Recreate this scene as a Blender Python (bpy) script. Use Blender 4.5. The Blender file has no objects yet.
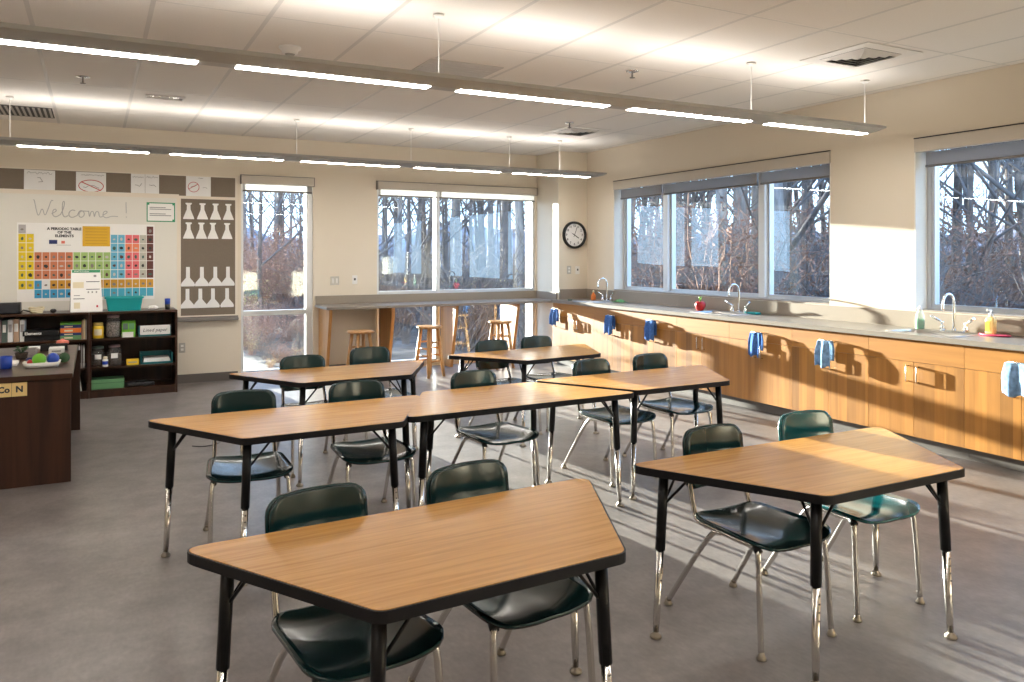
import bpy, math, random
from mathutils import Vector, Matrix

# ------------------------------------------------------------------ camera, sky, sun, exposure
scene = bpy.context.scene
COL = scene.collection
YAW = math.radians(28.0)
cam_data = bpy.data.cameras.new('camera')
cam_data.sensor_width = 36.0
cam_data.lens = 785.4 / 1024 * 36.0
cam_data.shift_y = -(341 - 255.0) / 1024
cam_data.clip_end = 600
cam = bpy.data.objects.new('camera', cam_data)
cam.location = (0, 0, 1.55)
cam.rotation_euler = (math.radians(90), 0, -YAW)
COL.objects.link(cam)
scene.camera = cam

world = bpy.data.worlds.new('sky')
scene.world = world
world.use_nodes = True
wn = world.node_tree
for n in list(wn.nodes):
    wn.nodes.remove(n)
w_tc = wn.nodes.new('ShaderNodeTexCoord')
w_sep = wn.nodes.new('ShaderNodeSeparateXYZ')
w_ramp = wn.nodes.new('ShaderNodeValToRGB')
w_ramp.color_ramp.elements[0].position = 0.0
w_ramp.color_ramp.elements[0].color = (0.64, 0.81, 1.0, 1)
w_ramp.color_ramp.elements[1].position = 0.7
w_ramp.color_ramp.elements[1].color = (0.27, 0.50, 0.95, 1)
w_bg = wn.nodes.new('ShaderNodeBackground')
w_bg.inputs['Strength'].default_value = 3.9
w_out = wn.nodes.new('ShaderNodeOutputWorld')
wn.links.new(w_tc.outputs['Generated'], w_sep.inputs[0])
wn.links.new(w_sep.outputs['Z'], w_ramp.inputs[0])
wn.links.new(w_ramp.outputs[0], w_bg.inputs['Color'])
wn.links.new(w_bg.outputs[0], w_out.inputs['Surface'])

SUN_TRAVEL = Vector((0.130, -1.0, -0.100)).normalized()     # low winter sun through the back windows
sun_data = bpy.data.lights.new('sun', 'SUN')
sun_data.energy = 43.0
sun_data.angle = math.radians(0.53)
sun_data.color = (1.0, 0.91, 0.76)
sun = bpy.data.objects.new('sun', sun_data)
sun.rotation_euler = SUN_TRAVEL.to_track_quat('-Z', 'Y').to_euler()
sun.location = (0, 30, 12)
COL.objects.link(sun)

vs = scene.view_settings
scene.display_settings.display_device = 'sRGB'
vs.view_transform = 'Standard'
vs.look = 'None'
vs.exposure = 0.37
vs.gamma = 1.0
vs.use_curve_mapping = False
UP_EMIT, DOWN_EMIT = 6.2, 30.0                              # pendant lamps, used in their builder

# ------------------------------------------------------------------ helpers
R = math.radians
rnd = random.Random(7)


class MB:
    """collects shapes and links them as ONE mesh object"""
    def __init__(self):
        self.v, self.f, self.s, self.m = [], [], [], []
        self.mi = 0

    def add(self, vs_, fs, smooth=False):
        o = len(self.v)
        self.v.extend([tuple(p) for p in vs_])
        for f in fs:
            self.f.append(tuple(i + o for i in f))
            self.s.append(smooth)
            self.m.append(self.mi)
        return self

    def box(self, x0, x1, y0, y1, z0, z1, ch=0.0):
        if ch <= 0:
            self.add([(x0, y0, z0), (x1, y0, z0), (x1, y1, z0), (x0, y1, z0), (x0, y0, z1), (x1, y0, z1), (x1, y1, z1), (x0, y1, z1)],
                     [(0, 3, 2, 1), (4, 5, 6, 7), (0, 1, 5, 4), (1, 2, 6, 5), (2, 3, 7, 6), (3, 0, 4, 7)])
            return self
        c = ch
        rings = []
        for z, i in ((z0, c), (z0 + c, 0), (z1 - c, 0), (z1, c)):
            rings.append([(x0 + i + (c if i == 0 else 0), y0 + i, z), (x1 - i - (c if i == 0 else 0), y0 + i, z),
                          (x1 - i, y0 + i + (c if i == 0 else 0), z), (x1 - i, y1 - i - (c if i == 0 else 0), z),
                          (x1 - i - (c if i == 0 else 0), y1 - i, z), (x0 + i + (c if i == 0 else 0), y1 - i, z),
                          (x0 + i, y1 - i - (c if i == 0 else 0), z), (x0 + i, y0 + i + (c if i == 0 else 0), z)])
        self.loft(rings, False)
        return self

    def loft(self, rings, smooth=True, cap=True, close=True):
        n = len(rings[0])
        vv = [p for r in rings for p in r]
        ff = []
        for k in range(len(rings) - 1):
            for i in range(n if close else n - 1):
                j = (i + 1) % n
                ff.append((k * n + i, k * n + j, (k + 1) * n + j, (k + 1) * n + i))
        o = len(self.v)
        self.add(vv, ff, smooth)
        if cap:
            a = [o + i for i in range(n)][::-1]
            b = [o + (len(rings) - 1) * n + i for i in range(n)]
            for c in (a, b):
                self.f.append(tuple(c)); self.s.append(False); self.m.append(self.mi)
        return self

    def prism(self, poly, z0, z1):
        return self.loft([[(x, y, z0) for x, y in poly], [(x, y, z1) for x, y in poly]], False)

    def prism_axis(self, poly, a0, a1, axis):
        """poly in the plane normal to axis ('x': (y,z); 'y': (x,z))"""
        if axis == 'x':
            return self.loft([[(a0, p, q) for p, q in poly], [(a1, p, q) for p, q in poly]], False)
        return self.loft([[(p, a0, q) for p, q in poly], [(p, a1, q) for p, q in poly]], False)

    def tube(self, pts, r, n=8, cap=True, smooth=True):
        pts = [Vector(p) for p in pts]
        rs = r if isinstance(r, (list, tuple)) else [r] * len(pts)
        rings = []
        ref = None
        for i, p in enumerate(pts):
            d = (pts[min(i + 1, len(pts) - 1)] - pts[max(i - 1, 0)])
            if d.length < 1e-9:
                d = Vector((0, 0, 1))
            d.normalize()
            if ref is None:
                ref = Vector((1, 0, 0)) if abs(d.x) < 0.8 else Vector((0, 1, 0))
            u = ref - d * ref.dot(d)
            if u.length < 1e-5:
                u = d.orthogonal()
            u.normalize()
            ref = u
            w = d.cross(u)
            rings.append([p + (u * math.cos(2 * math.pi * k / n) + w * math.sin(2 * math.pi * k / n)) * rs[i] for k in range(n)])
        return self.loft(rings, smooth, cap)

    def lathe(self, prof, c=(0, 0, 0), n=16, smooth=True, cap=True):
        return self.loft([[(c[0] + r * math.cos(2 * math.pi * k / n), c[1] + r * math.sin(2 * math.pi * k / n), c[2] + z) for k in range(n)] for r, z in prof], smooth, cap)

    def ball(self, c, rx, ry=None, rz=None, n=12, m=7):
        ry = ry or rx; rz = rz or rx
        rings = []
        for i in range(m + 1):
            a = math.pi * (0.02 + 0.96 * i / m)
            rings.append([(c[0] + rx * math.sin(a) * math.cos(2 * math.pi * k / n), c[1] + ry * math.sin(a) * math.sin(2 * math.pi * k / n), c[2] - rz * math.cos(a)) for k in range(n)])
        return self.loft(rings)

    def sheet(self, grid, th, normal_fn=None, smooth=True):
        """a grid of points thickened by th along the local normal"""
        m, n = len(grid), len(grid[0])
        P = [[Vector(p) for p in row] for row in grid]
        def nor(i, j):
            a = P[min(i + 1, m - 1)][j] - P[max(i - 1, 0)][j]
            b = P[i][min(j + 1, n - 1)] - P[i][max(j - 1, 0)]
            c = a.cross(b)
            return c.normalized() if c.length > 1e-12 else Vector((0, 0, 1))
        top = [p for row in P for p in row]
        bot = [P[i][j] - nor(i, j) * th for i in range(m) for j in range(n)]
        fs = []
        N = m * n
        for i in range(m - 1):
            for j in range(n - 1):
                a, b, c, d = i * n + j, i * n + j + 1, (i + 1) * n + j + 1, (i + 1) * n + j
                fs.append((a, d, c, b)); fs.append((N + a, N + b, N + c, N + d))
        rim = [(0, j) for j in range(n)] + [(i, n - 1) for i in range(1, m)] + [(m - 1, j) for j in range(n - 2, -1, -1)] + [(i, 0) for i in range(m - 2, 0, -1)]
        ids = [i * n + j for i, j in rim]
        for k in range(len(ids)):
            a, b = ids[k], ids[(k + 1) % len(ids)]
            fs.append((a, b, N + b, N + a))
        return self.add(top + bot, fs, smooth)

    def ribbon_xz(self, pts, w, y, t=0.002):
        """flat stroke in a plane of constant y, as writing on a wall"""
        for (x0, z0), (x1, z1) in zip(pts[:-1], pts[1:]):
            d = Vector((x1 - x0, z1 - z0))
            if d.length < 1e-6:
                continue
            d.normalize()
            nx, nz = -d.y * w / 2, d.x * w / 2
            ex, ez = d.x * w * .3, d.y * w * .3
            q = [(x0 - ex + nx, z0 - ez + nz), (x1 + ex + nx, z1 + ez + nz), (x1 + ex - nx, z1 + ez - nz), (x0 - ex - nx, z0 - ez - nz)]
            self.add([(a, y, b) for a, b in q] , [(0, 1, 2, 3)])
        return self

    def mesh(self, name, mats):
        me = bpy.data.meshes.new(name)
        me.from_pydata(self.v, [], self.f)
        me.polygons.foreach_set('use_smooth', self.s)
        if not isinstance(mats, (list, tuple)):
            mats = [mats]
        for m in mats:
            me.materials.append(m)
        if len(mats) > 1:
            me.polygons.foreach_set('material_index', self.m)
        me.update()
        return me

    def build(self, name, mats, parent=None):
        return link(name, self.mesh(name, mats), parent)


def link(name, me, parent=None):
    o = bpy.data.objects.new(name, me)
    COL.objects.link(o)
    if parent is not None:
        o.parent = parent
    return o


def tag(o, label=None, cat=None, group=None, kind=None):
    if label: o['label'] = label
    if cat: o['category'] = cat
    if group: o['group'] = group
    if kind: o['kind'] = kind
    return o


def thing(name, label, cat, loc=(0, 0, 0), rz=0.0, group=None):
    o = bpy.data.objects.new(name, None)
    o.empty_display_size = 0.1
    COL.objects.link(o)
    o.location = loc
    o.rotation_euler = (0, 0, R(rz))
    return tag(o, label, cat, group)


def dup(root, loc, rz, label=None, group=None):
    r = root.copy(); COL.objects.link(r)
    r.location = loc; r.rotation_euler = (0, 0, R(rz))
    if label: r['label'] = label
    if group: r['group'] = group
    for ch in KIDS[root.name]:
        c = ch.copy(); COL.objects.link(c); c.parent = r
        for g in KIDS.get(ch.name, []):
            d = g.copy(); COL.objects.link(d); d.parent = c
    return r


KIDS = {}


def note_kids(root):
    KIDS[root.name] = [o for o in bpy.data.objects if o.parent is root]
    for c in KIDS[root.name]:
        KIDS[c.name] = [o for o in bpy.data.objects if o.parent is c]


def bez(p, k=3):
    """corner-cutting smoothing of a 2D or 3D polyline"""
    for _ in range(k):
        q = [p[0]]
        for a, b in zip(p[:-1], p[1:]):
            q.append(tuple(.75 * s + .25 * t for s, t in zip(a, b)))
            q.append(tuple(.25 * s + .75 * t for s, t in zip(a, b)))
        q.append(p[-1])
        p = q
    return p


def round_poly(poly, r, n=5):
    out = []
    L = len(poly)
    for i in range(L):
        p = Vector(poly[i]); a = Vector(poly[i - 1]); b = Vector(poly[(i + 1) % L])
        da = (a - p).normalized(); db = (b - p).normalized()
        ang = da.angle(db)
        t = r / math.tan(ang / 2)
        t = min(t, (a - p).length * .45, (b - p).length * .45)
        p0, p1 = p + da * t, p + db * t
        for k in range(n + 1):
            s = k / n
            q = p0 * (1 - s) ** 2 + p * 2 * s * (1 - s) + p1 * s * s
            out.append((q.x, q.y))
    return out


def inset(poly, d):
    out = []
    L = len(poly)
    for i in range(L):
        p = Vector(poly[i]); a = Vector(poly[i - 1]); b = Vector(poly[(i + 1) % L])
        t = (b - a)
        if t.length < 1e-9:
            out.append(tuple(p)); continue
        t.normalize()
        n = Vector((-t.y, t.x))
        out.append(tuple(p + n * d))
    return out


# ------------------------------------------------------------------ materials
M = {}


def new_mat(name):
    m = bpy.data.materials.new(name)
    m.use_nodes = True
    M[name] = m
    return m, m.node_tree, m.node_tree.nodes['Principled BSDF']


def plain(name, col, rough=0.5, metal=0.0, spec=0.5, noise=0.0, scale=8.0, bump=0.0, bscale=60.0, coat=0.0, stretch=(1, 1, 1)):
    m, nt, b = new_mat(name)
    b.inputs['Base Color'].default_value = (*col, 1)
    b.inputs['Roughness'].default_value = rough
    b.inputs['Metallic'].default_value = metal
    b.inputs['Specular IOR Level'].default_value = spec
    if coat:
        b.inputs['Coat Weight'].default_value = coat
        b.inputs['Coat Roughness'].default_value = 0.08
    if noise or bump:
        tc = nt.nodes.new('ShaderNodeTexCoord')
        mp = nt.nodes.new('ShaderNodeMapping'); mp.inputs['Scale'].default_value = stretch
        nt.links.new(tc.outputs['Object'], mp.inputs[0])
    if noise:
        nz = nt.nodes.new('ShaderNodeTexNoise'); nz.inputs['Scale'].default_value = scale; nz.inputs['Detail'].default_value = 5
        rp = nt.nodes.new('ShaderNodeValToRGB')
        lo = tuple(max(0, c * (1 - noise)) for c in col); hi = tuple(min(1, c * (1 + noise)) for c in col)
        rp.color_ramp.elements[0].color = (*lo, 1); rp.color_ramp.elements[0].position = .3
        rp.color_ramp.elements[1].color = (*hi, 1); rp.color_ramp.elements[1].position = .7
        nt.links.new(mp.outputs[0], nz.inputs['Vector']); nt.links.new(nz.outputs['Fac'], rp.inputs[0]); nt.links.new(rp.outputs[0], b.inputs['Base Color'])
    if bump:
        n2 = nt.nodes.new('ShaderNodeTexNoise'); n2.inputs['Scale'].default_value = bscale; n2.inputs['Detail'].default_value = 3
        bp = nt.nodes.new('ShaderNodeBump'); bp.inputs['Strength'].default_value = bump; bp.inputs['Distance'].default_value = .01
        nt.links.new(mp.outputs[0], n2.inputs['Vector']); nt.links.new(n2.outputs['Fac'], bp.inputs['Height']); nt.links.new(bp.outputs[0], b.inputs['Normal'])
    return m


def wood(name, dark, light, rough=0.35, axis='x', grain=1.0, plank=0.0, plank_axis='y', spec=0.5, coat=0.0):
    """grain runs along axis; plank > 0 varies the tone of veneer strips of that width"""
    m, nt, b = new_mat(name)
    N = nt.nodes; L = nt.links
    tc = N.new('ShaderNodeTexCoord')
    mp = N.new('ShaderNodeMapping')
    s = {'x': (1.2, 22, 22), 'y': (22, 1.2, 22), 'z': (22, 22, 1.2)}[axis]
    mp.inputs['Scale'].default_value = tuple(v * grain for v in s)
    oi = N.new('ShaderNodeObjectInfo')
    va = N.new('ShaderNodeVectorMath'); va.operation = 'ADD'
    mul = N.new('ShaderNodeMath'); mul.operation = 'MULTIPLY'; mul.inputs[1].default_value = 37.0
    cb = N.new('ShaderNodeCombineXYZ')
    L.new(oi.outputs['Random'], mul.inputs[0])
    for k in range(3): L.new(mul.outputs[0], cb.inputs[k])
    L.new(tc.outputs['Object'], mp.inputs[0])
    L.new(mp.outputs[0], va.inputs[0]); L.new(cb.outputs[0], va.inputs[1])
    n1 = N.new('ShaderNodeTexNoise'); n1.inputs['Scale'].default_value = 1.0; n1.inputs['Detail'].default_value = 6; n1.inputs['Distortion'].default_value = 0.6
    L.new(va.outputs[0], n1.inputs['Vector'])
    rp = N.new('ShaderNodeValToRGB')
    rp.color_ramp.elements[0].color = (*dark, 1); rp.color_ramp.elements[0].position = .32
    rp.color_ramp.elements[1].color = (*light, 1); rp.color_ramp.elements[1].position = .62
    L.new(n1.outputs['Fac'], rp.inputs[0])
    col = rp.outputs[0]
    if plank:
        sp = N.new('ShaderNodeSeparateXYZ'); L.new(tc.outputs['Object'], sp.inputs[0])
        dv = N.new('ShaderNodeMath'); dv.operation = 'DIVIDE'; dv.inputs[1].default_value = plank
        L.new(sp.outputs['XYZ'.index(plank_axis.upper())], dv.inputs[0])
        ad = N.new('ShaderNodeMath'); ad.operation = 'ADD'; L.new(dv.outputs[0], ad.inputs[0]); L.new(mul.outputs[0], ad.inputs[1])
        fl = N.new('ShaderNodeMath'); fl.operation = 'FLOOR'; L.new(ad.outputs[0], fl.inputs[0])
        wnz = N.new('ShaderNodeTexWhiteNoise'); wnz.noise_dimensions = '1D'; L.new(fl.outputs[0], wnz.inputs['W'])
        mr = N.new('ShaderNodeMapRange'); mr.inputs['To Min'].default_value = .66; mr.inputs['To Max'].default_value = 1.14
        L.new(wnz.outputs['Value'], mr.inputs['Value'])
        mx = N.new('ShaderNodeMix'); mx.data_type = 'RGBA'; mx.blend_type = 'MULTIPLY'; mx.inputs['Factor'].default_value = 1
        L.new(col, mx.inputs[6]); L.new(mr.outputs[0], mx.inputs[7])
        col = mx.outputs[2]
    L.new(col, b.inputs['Base Color'])
    b.inputs['Roughness'].default_value = rough
    b.inputs['Specular IOR Level'].default_value = spec
    if coat:
        b.inputs['Coat Weight'].default_value = coat; b.inputs['Coat Roughness'].default_value = .1
    return m


def emit(name, col, strength):
    m = bpy.data.materials.new(name); m.use_nodes = True; M[name] = m
    nt = m.node_tree; nt.nodes.clear()
    e = nt.nodes.new('ShaderNodeEmission'); o = nt.nodes.new('ShaderNodeOutputMaterial')
    e.inputs['Color'].default_value = (*col, 1); e.inputs['Strength'].default_value = strength
    nt.links.new(e.outputs[0], o.inputs[0])
    return m


plain('wall_paint', (0.74, 0.655, 0.53), .6, spec=.3, bump=.03, bscale=180)
plain('white_paint', (0.80, 0.76, 0.68), .5, spec=.3)
plain('base_rubber', (0.11, 0.095, 0.085), .45)
plain('tile', (0.80, 0.755, 0.70), .9, spec=.1, noise=.02, scale=90, bump=.06, bscale=140)
plain('tee', (0.62, 0.585, 0.54), .5)
plain('tee_rim', (0.50, 0.475, 0.44), .6)
plain('fixture_grey', (0.40, 0.39, 0.365), .45, spec=.4)
plain('alu', (0.58, 0.60, 0.62), .32, metal=.55)
plain('alu_light', (0.72, 0.73, 0.73), .4, metal=.2)
plain('shade_box', (0.56, 0.50, 0.42), .55)
plain('board_white', (0.80, 0.77, 0.69), .22, spec=.5)
plain('frame_cream', (0.78, 0.70, 0.58), .4)
plain('tack_grey', (0.215, 0.175, 0.135), .9, spec=.1, noise=.12, scale=220, bump=.15, bscale=300)
plain('tray_grey', (0.22, 0.20, 0.185), .4, metal=.3)
plain('paper', (0.83, 0.82, 0.80), .7, spec=.2)
plain('paper_white', (0.88, 0.86, 0.82), .7, spec=.2)
plain('ink_grey', (0.33, 0.32, 0.31), .8)
plain('ink_pale', (0.46, 0.45, 0.43), .8)
plain('ink_black', (0.03, 0.03, 0.035), .7)
plain('ink_red', (0.55, 0.05, 0.06), .7)
plain('ink_green', (0.06, 0.33, 0.16), .7)
plain('chrome', (0.66, 0.64, 0.61), .16, metal=1.0)
plain('chrome_bright', (0.85, 0.85, 0.84), .08, metal=1.0)
plain('steel', (0.52, 0.50, 0.47), .3, metal=1.0, noise=.08, scale=40, stretch=(1, 12, 1))
plain('nickel', (0.70, 0.68, 0.64), .25, metal=1.0)
plain('black_metal', (0.006, 0.0055, 0.006), .38, spec=.3)
plain('black_edge', (0.008, 0.0075, 0.009), .5, spec=.25)
plain('black_plastic', (0.012, 0.012, 0.013), .35)
plain('shell_green', (0.005, 0.027, 0.029), .17, spec=.45, coat=.2)
plain('shell_teal', (0.004, 0.095, 0.105), .16, spec=.6, coat=.35)
plain('glide', (0.30, 0.26, 0.21), .4, metal=.8)
plain('solid_surface', (0.235, 0.205, 0.175), .30, spec=.5, noise=.10, scale=240)
plain('splash', (0.29, 0.24, 0.19), .38, noise=.08, scale=240)
plain('towel_blue', (0.07, 0.16, 0.42), .95, spec=.05, noise=.25, scale=60, bump=.3, bscale=220)
plain('towel_pale', (0.20, 0.33, 0.52), .95, spec=.05, noise=.35, scale=26, bump=.3, bscale=220)
plain('white_plastic', (0.82, 0.80, 0.76), .35)
plain('plate_steel', (0.50, 0.47, 0.42), .35, metal=.6)
plain('clock_face', (0.86, 0.85, 0.84), .3)
plain('vent_dark', (0.05, 0.047, 0.043), .7)
plain('vent_white', (0.72, 0.68, 0.63), .45)
plain('vent_grey', (0.42, 0.39, 0.35), .5)
plain('vent_pale', (0.54, 0.505, 0.46), .5)
plain('teal_plastic', (0.012, 0.36, 0.37), .3)
plain('teal_dark', (0.010, 0.15, 0.17), .35)
plain('yellow', (0.80, 0.52, 0.02), .5)
plain('pale_yellow', (0.82, 0.62, 0.16), .5)
plain('lime', (0.16, 0.48, 0.03), .45)
plain('box_green', (0.12, 0.30, 0.13), .6)
plain('red', (0.48, 0.015, 0.02), .3)
plain('orange', (0.80, 0.20, 0.03), .45)
plain('salmon', (0.85, 0.22, 0.15), .5)
plain('pink_dish', (0.72, 0.05, 0.13), .4)
plain('cobalt', (0.015, 0.06, 0.42), .35)
plain('navy', (0.015, 0.03, 0.14), .5)
plain('cream', (0.75, 0.66, 0.45), .6)
plain('soil_dark', (0.05, 0.035, 0.025), .9)
plain('leaf_dark', (0.03, 0.09, 0.03), .6)
plain('gold_label', (0.74, 0.53, 0.22), .5)
plain('book_grey', (0.36, 0.33, 0.32), .7)
plain('book_green', (0.12, 0.17, 0.14), .7)
plain('book_tan', (0.50, 0.33, 0.22), .7)
plain('book_mauve', (0.30, 0.20, 0.20), .7)
plain('jar_bits', (0.20, 0.17, 0.15), .8, noise=.9, scale=70)
plain('sage', (0.35, 0.42, 0.22), .7)
plain('bark', (0.15, 0.125, 0.11), .95, spec=.1, noise=.45, scale=9, stretch=(1, 1, .25))
plain('bark_pale', (0.28, 0.25, 0.225), .95, spec=.1, noise=.4, scale=9, stretch=(1, 1, .25))
plain('twig', (0.16, 0.145, 0.14), .95, spec=.1)
plain('twig_red', (0.26, 0.16, 0.125), .95, spec=.1)
plain('leaf_red', (0.33, 0.185, 0.135), .9, spec=.1, noise=.5, scale=4)
plain('leaf_gold', (0.42, 0.36, 0.18), .9, spec=.1, noise=.5, scale=4)
plain('litter', (0.12, 0.10, 0.085), .95, spec=.1, noise=.55, scale=1.6, bump=.5, bscale=6)
plain('hill', (0.24, 0.215, 0.225), .95, spec=.05, noise=.45, scale=.35, bump=.6, bscale=.8)
plain('snow_grey', (0.5, 0.5, 0.48), .9)
wood('laminate', (0.46, 0.215, 0.046), (0.59, 0.30, 0.072), rough=.25, axis='x', grain=2.4, spec=.5)
wood('maple_v', (0.33, 0.138, 0.023), (0.44, 0.192, 0.036), rough=.38, axis='z', grain=.7, plank=.092, plank_axis='y')
wood('maple_h', (0.33, 0.138, 0.023), (0.42, 0.184, 0.035), rough=.38, axis='y', grain=.7)
wood('maple_panel', (0.40, 0.18, 0.045), (0.52, 0.25, 0.075), rough=.4, axis='z', grain=.7)
wood('stool_wood', (0.38, 0.185, 0.060), (0.56, 0.30, 0.11), rough=.35, axis='z', grain=1.2)
wood('walnut', (0.021, 0.0075, 0.004), (0.048, 0.018, 0.009), rough=.33, axis='z', grain=.6, spec=.4)
wood('walnut_h', (0.026, 0.010, 0.005), (0.056, 0.022, 0.010), rough=.30, axis='x', grain=.6, spec=.4)
emit('lamp_down', (1.0, 0.945, 0.875), DOWN_EMIT)
emit('lamp_up', (1.0, 0.955, 0.90), UP_EMIT)

# floor: mottled sheet flooring
m, nt, b = new_mat('floor_sheet')
tc = nt.nodes.new('ShaderNodeTexCoord')
n1 = nt.nodes.new('ShaderNodeTexNoise'); n1.inputs['Scale'].default_value = 3.2; n1.inputs['Detail'].default_value = 9; n1.inputs['Roughness'].default_value = .68
n2 = nt.nodes.new('ShaderNodeTexNoise'); n2.inputs['Scale'].default_value = 55; n2.inputs['Detail'].default_value = 4
mpf = nt.nodes.new('ShaderNodeMapping'); mpf.inputs['Scale'].default_value = (1, .45, 1)
r1 = nt.nodes.new('ShaderNodeValToRGB')
r1.color_ramp.elements[0].position = .34; r1.color_ramp.elements[0].color = (0.145, 0.125, 0.120, 1)
r1.color_ramp.elements[1].position = .68; r1.color_ramp.elements[1].color = (0.235, 0.208, 0.196, 1)
mx = nt.nodes.new('ShaderNodeMix'); mx.data_type = 'RGBA'; mx.blend_type = 'MULTIPLY'; mx.inputs['Factor'].default_value = .45
mr = nt.nodes.new('ShaderNodeMapRange'); mr.inputs['From Min'].default_value = .3; mr.inputs['From Max'].default_value = .7; mr.inputs['To Min'].default_value = .8; mr.inputs['To Max'].default_value = 1.15
nt.links.new(tc.outputs['Object'], n1.inputs['Vector']); nt.links.new(tc.outputs['Object'], mpf.inputs[0]); nt.links.new(mpf.outputs[0], n2.inputs['Vector'])
nt.links.new(n1.outputs['Fac'], r1.inputs[0]); nt.links.new(n2.outputs['Fac'], mr.inputs['Value'])
nt.links.new(r1.outputs[0], mx.inputs[6]); nt.links.new(mr.outputs[0], mx.inputs[7]); nt.links.new(mx.outputs[2], b.inputs['Base Color'])
b.inputs['Roughness'].default_value = .52
b.inputs['Coat Weight'].default_value = .45
b.inputs['Coat Roughness'].default_value = .24
b.inputs['Specular IOR Level'].default_value = .5

# window glass: clear thin pane with a mirror-like surface reflection
m = bpy.data.materials.new('pane_glass'); m.use_nodes = True; M['pane_glass'] = m
nt = m.node_tree; nt.nodes.clear()
tr = nt.nodes.new('ShaderNodeBsdfTransparent'); tr.inputs[0].default_value = (0.84, 0.94, 0.985, 1)
gl = nt.nodes.new('ShaderNodeBsdfGlossy'); gl.inputs['Roughness'].default_value = 0.0; gl.inputs['Color'].default_value = (.92, .98, 1, 1)
lw = nt.nodes.new('ShaderNodeLayerWeight'); lw.inputs['Blend'].default_value = .5
pw = nt.nodes.new('ShaderNodeMath'); pw.operation = 'POWER'; pw.inputs[1].default_value = 7.0
fr = nt.nodes.new('ShaderNodeMapRange'); fr.inputs['To Min'].default_value = .11; fr.inputs['To Max'].default_value = .95
nt.links.new(lw.outputs['Facing'], pw.inputs[0]); nt.links.new(pw.outputs[0], fr.inputs['Value'])
ms = nt.nodes.new('ShaderNodeMixShader'); ou = nt.nodes.new('ShaderNodeOutputMaterial')
nt.links.new(fr.outputs[0], ms.inputs[0]); nt.links.new(tr.outputs[0], ms.inputs[1]); nt.links.new(gl.outputs[0], ms.inputs[2]); nt.links.new(ms.outputs[0], ou.inputs[0])


def clear_mat(name, col, mixf=.35, rough=.05):
    m = bpy.data.materials.new(name); m.use_nodes = True; M[name] = m
    nt = m.node_tree; b = nt.nodes['Principled BSDF']
    b.inputs['Base Color'].default_value = (*col, 1); b.inputs['Roughness'].default_value = rough
    tr = nt.nodes.new('ShaderNodeBsdfTransparent'); tr.inputs[0].default_value = (*[min(1, c * .3 + .7) for c in col], 1)
    ms = nt.nodes.new('ShaderNodeMixShader'); ms.inputs[0].default_value = mixf
    nt.links.new(tr.outputs[0], ms.inputs[1]); nt.links.new(b.outputs[0], ms.inputs[2]); nt.links.new(ms.outputs[0], nt.nodes['Material Output'].inputs[0])


clear_mat('jar_glass', (0.55, 0.52, 0.48), .16)
clear_mat('bottle_clear', (0.75, 0.80, 0.78), .35)
plain('soap_green', (0.02, 0.34, 0.13), .2)
plain('soap_amber', (0.85, 0.60, 0.22), .25)

# roller shade cloth lets some daylight through
m, nt, b = new_mat('shade_cloth')
b.inputs['Base Color'].default_value = (0.42, 0.39, 0.36, 1); b.inputs['Roughness'].default_value = .9
tl = nt.nodes.new('ShaderNodeBsdfTranslucent'); tl.inputs[0].default_value = (0.62, 0.62, 0.62, 1)
ms = nt.nodes.new('ShaderNodeMixShader'); ms.inputs[0].default_value = .5
nt.links.new(b.outputs[0], ms.inputs[1]); nt.links.new(tl.outputs[0], ms.inputs[2]); nt.links.new(ms.outputs[0], nt.nodes['Material Output'].inputs[0])

# ------------------------------------------------------------------ room shell
XW, YB, ZC = 6.36, 10.25, 3.04
XL, YS = -3.5, -2.6
TH = 0.30
XC, YC = 5.87, 9.62                # pier in the corner


def struct(o):
    o['kind'] = 'structure'
    return o


struct(MB().box(XL - TH, XW + TH, YS - TH, YB + TH, -0.12, 0.0).build('floor', M['floor_sheet']))


def wall_cells(holes, u0, u1, z0, z1, put):
    us = sorted({u0, u1, *[h[0] for h in holes], *[h[1] for h in holes]})
    for a, c in zip(us[:-1], us[1:]):
        cuts = sorted([(h[2], h[3]) for h in holes if h[0] <= a + 1e-6 and h[1] >= c - 1e-6])
        z = z0
        for h0, h1 in cuts:
            if h0 > z + 1e-6: put(a, c, z, h0)
            z = h1
        if z1 > z + 1e-6: put(a, c, z, z1)


W1 = (1.617, 2.514, 0.06, 2.55)
W2 = (3.379, 5.841, 0.06, 2.55)
W3 = (5.32, 8.957, 1.06, 2.575)
W4 = (1.75, 4.433, 1.06, 2.575)
mb = MB()
wall_cells([W1, W2], XL - TH, XW + TH, 0, ZC + .12, lambda a, c, z, zz: mb.box(a, c, YB, YB + TH, z, zz))
struct(mb.build('wall_back', M['wall_paint']))
mb = MB()
wall_cells([W4, W3], YS - TH, YB, 0, ZC + .12, lambda a, c, z, zz: mb.box(XW, XW + TH, a, c, z, zz))
struct(mb.build('wall_right', M['wall_paint']))
struct(MB().box(XL - TH, XL, YS - TH, YB, 0, ZC + .12).build('wall_left', M['wall_paint']))
struct(MB().box(XL, XW, YS - TH, YS, 0, ZC + .12).build('wall_front', M['wall_paint']))
struct(MB().box(XC, XW, YC, YB, 0, ZC + .02).build('wall_pier', M['wall_paint']))

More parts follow.
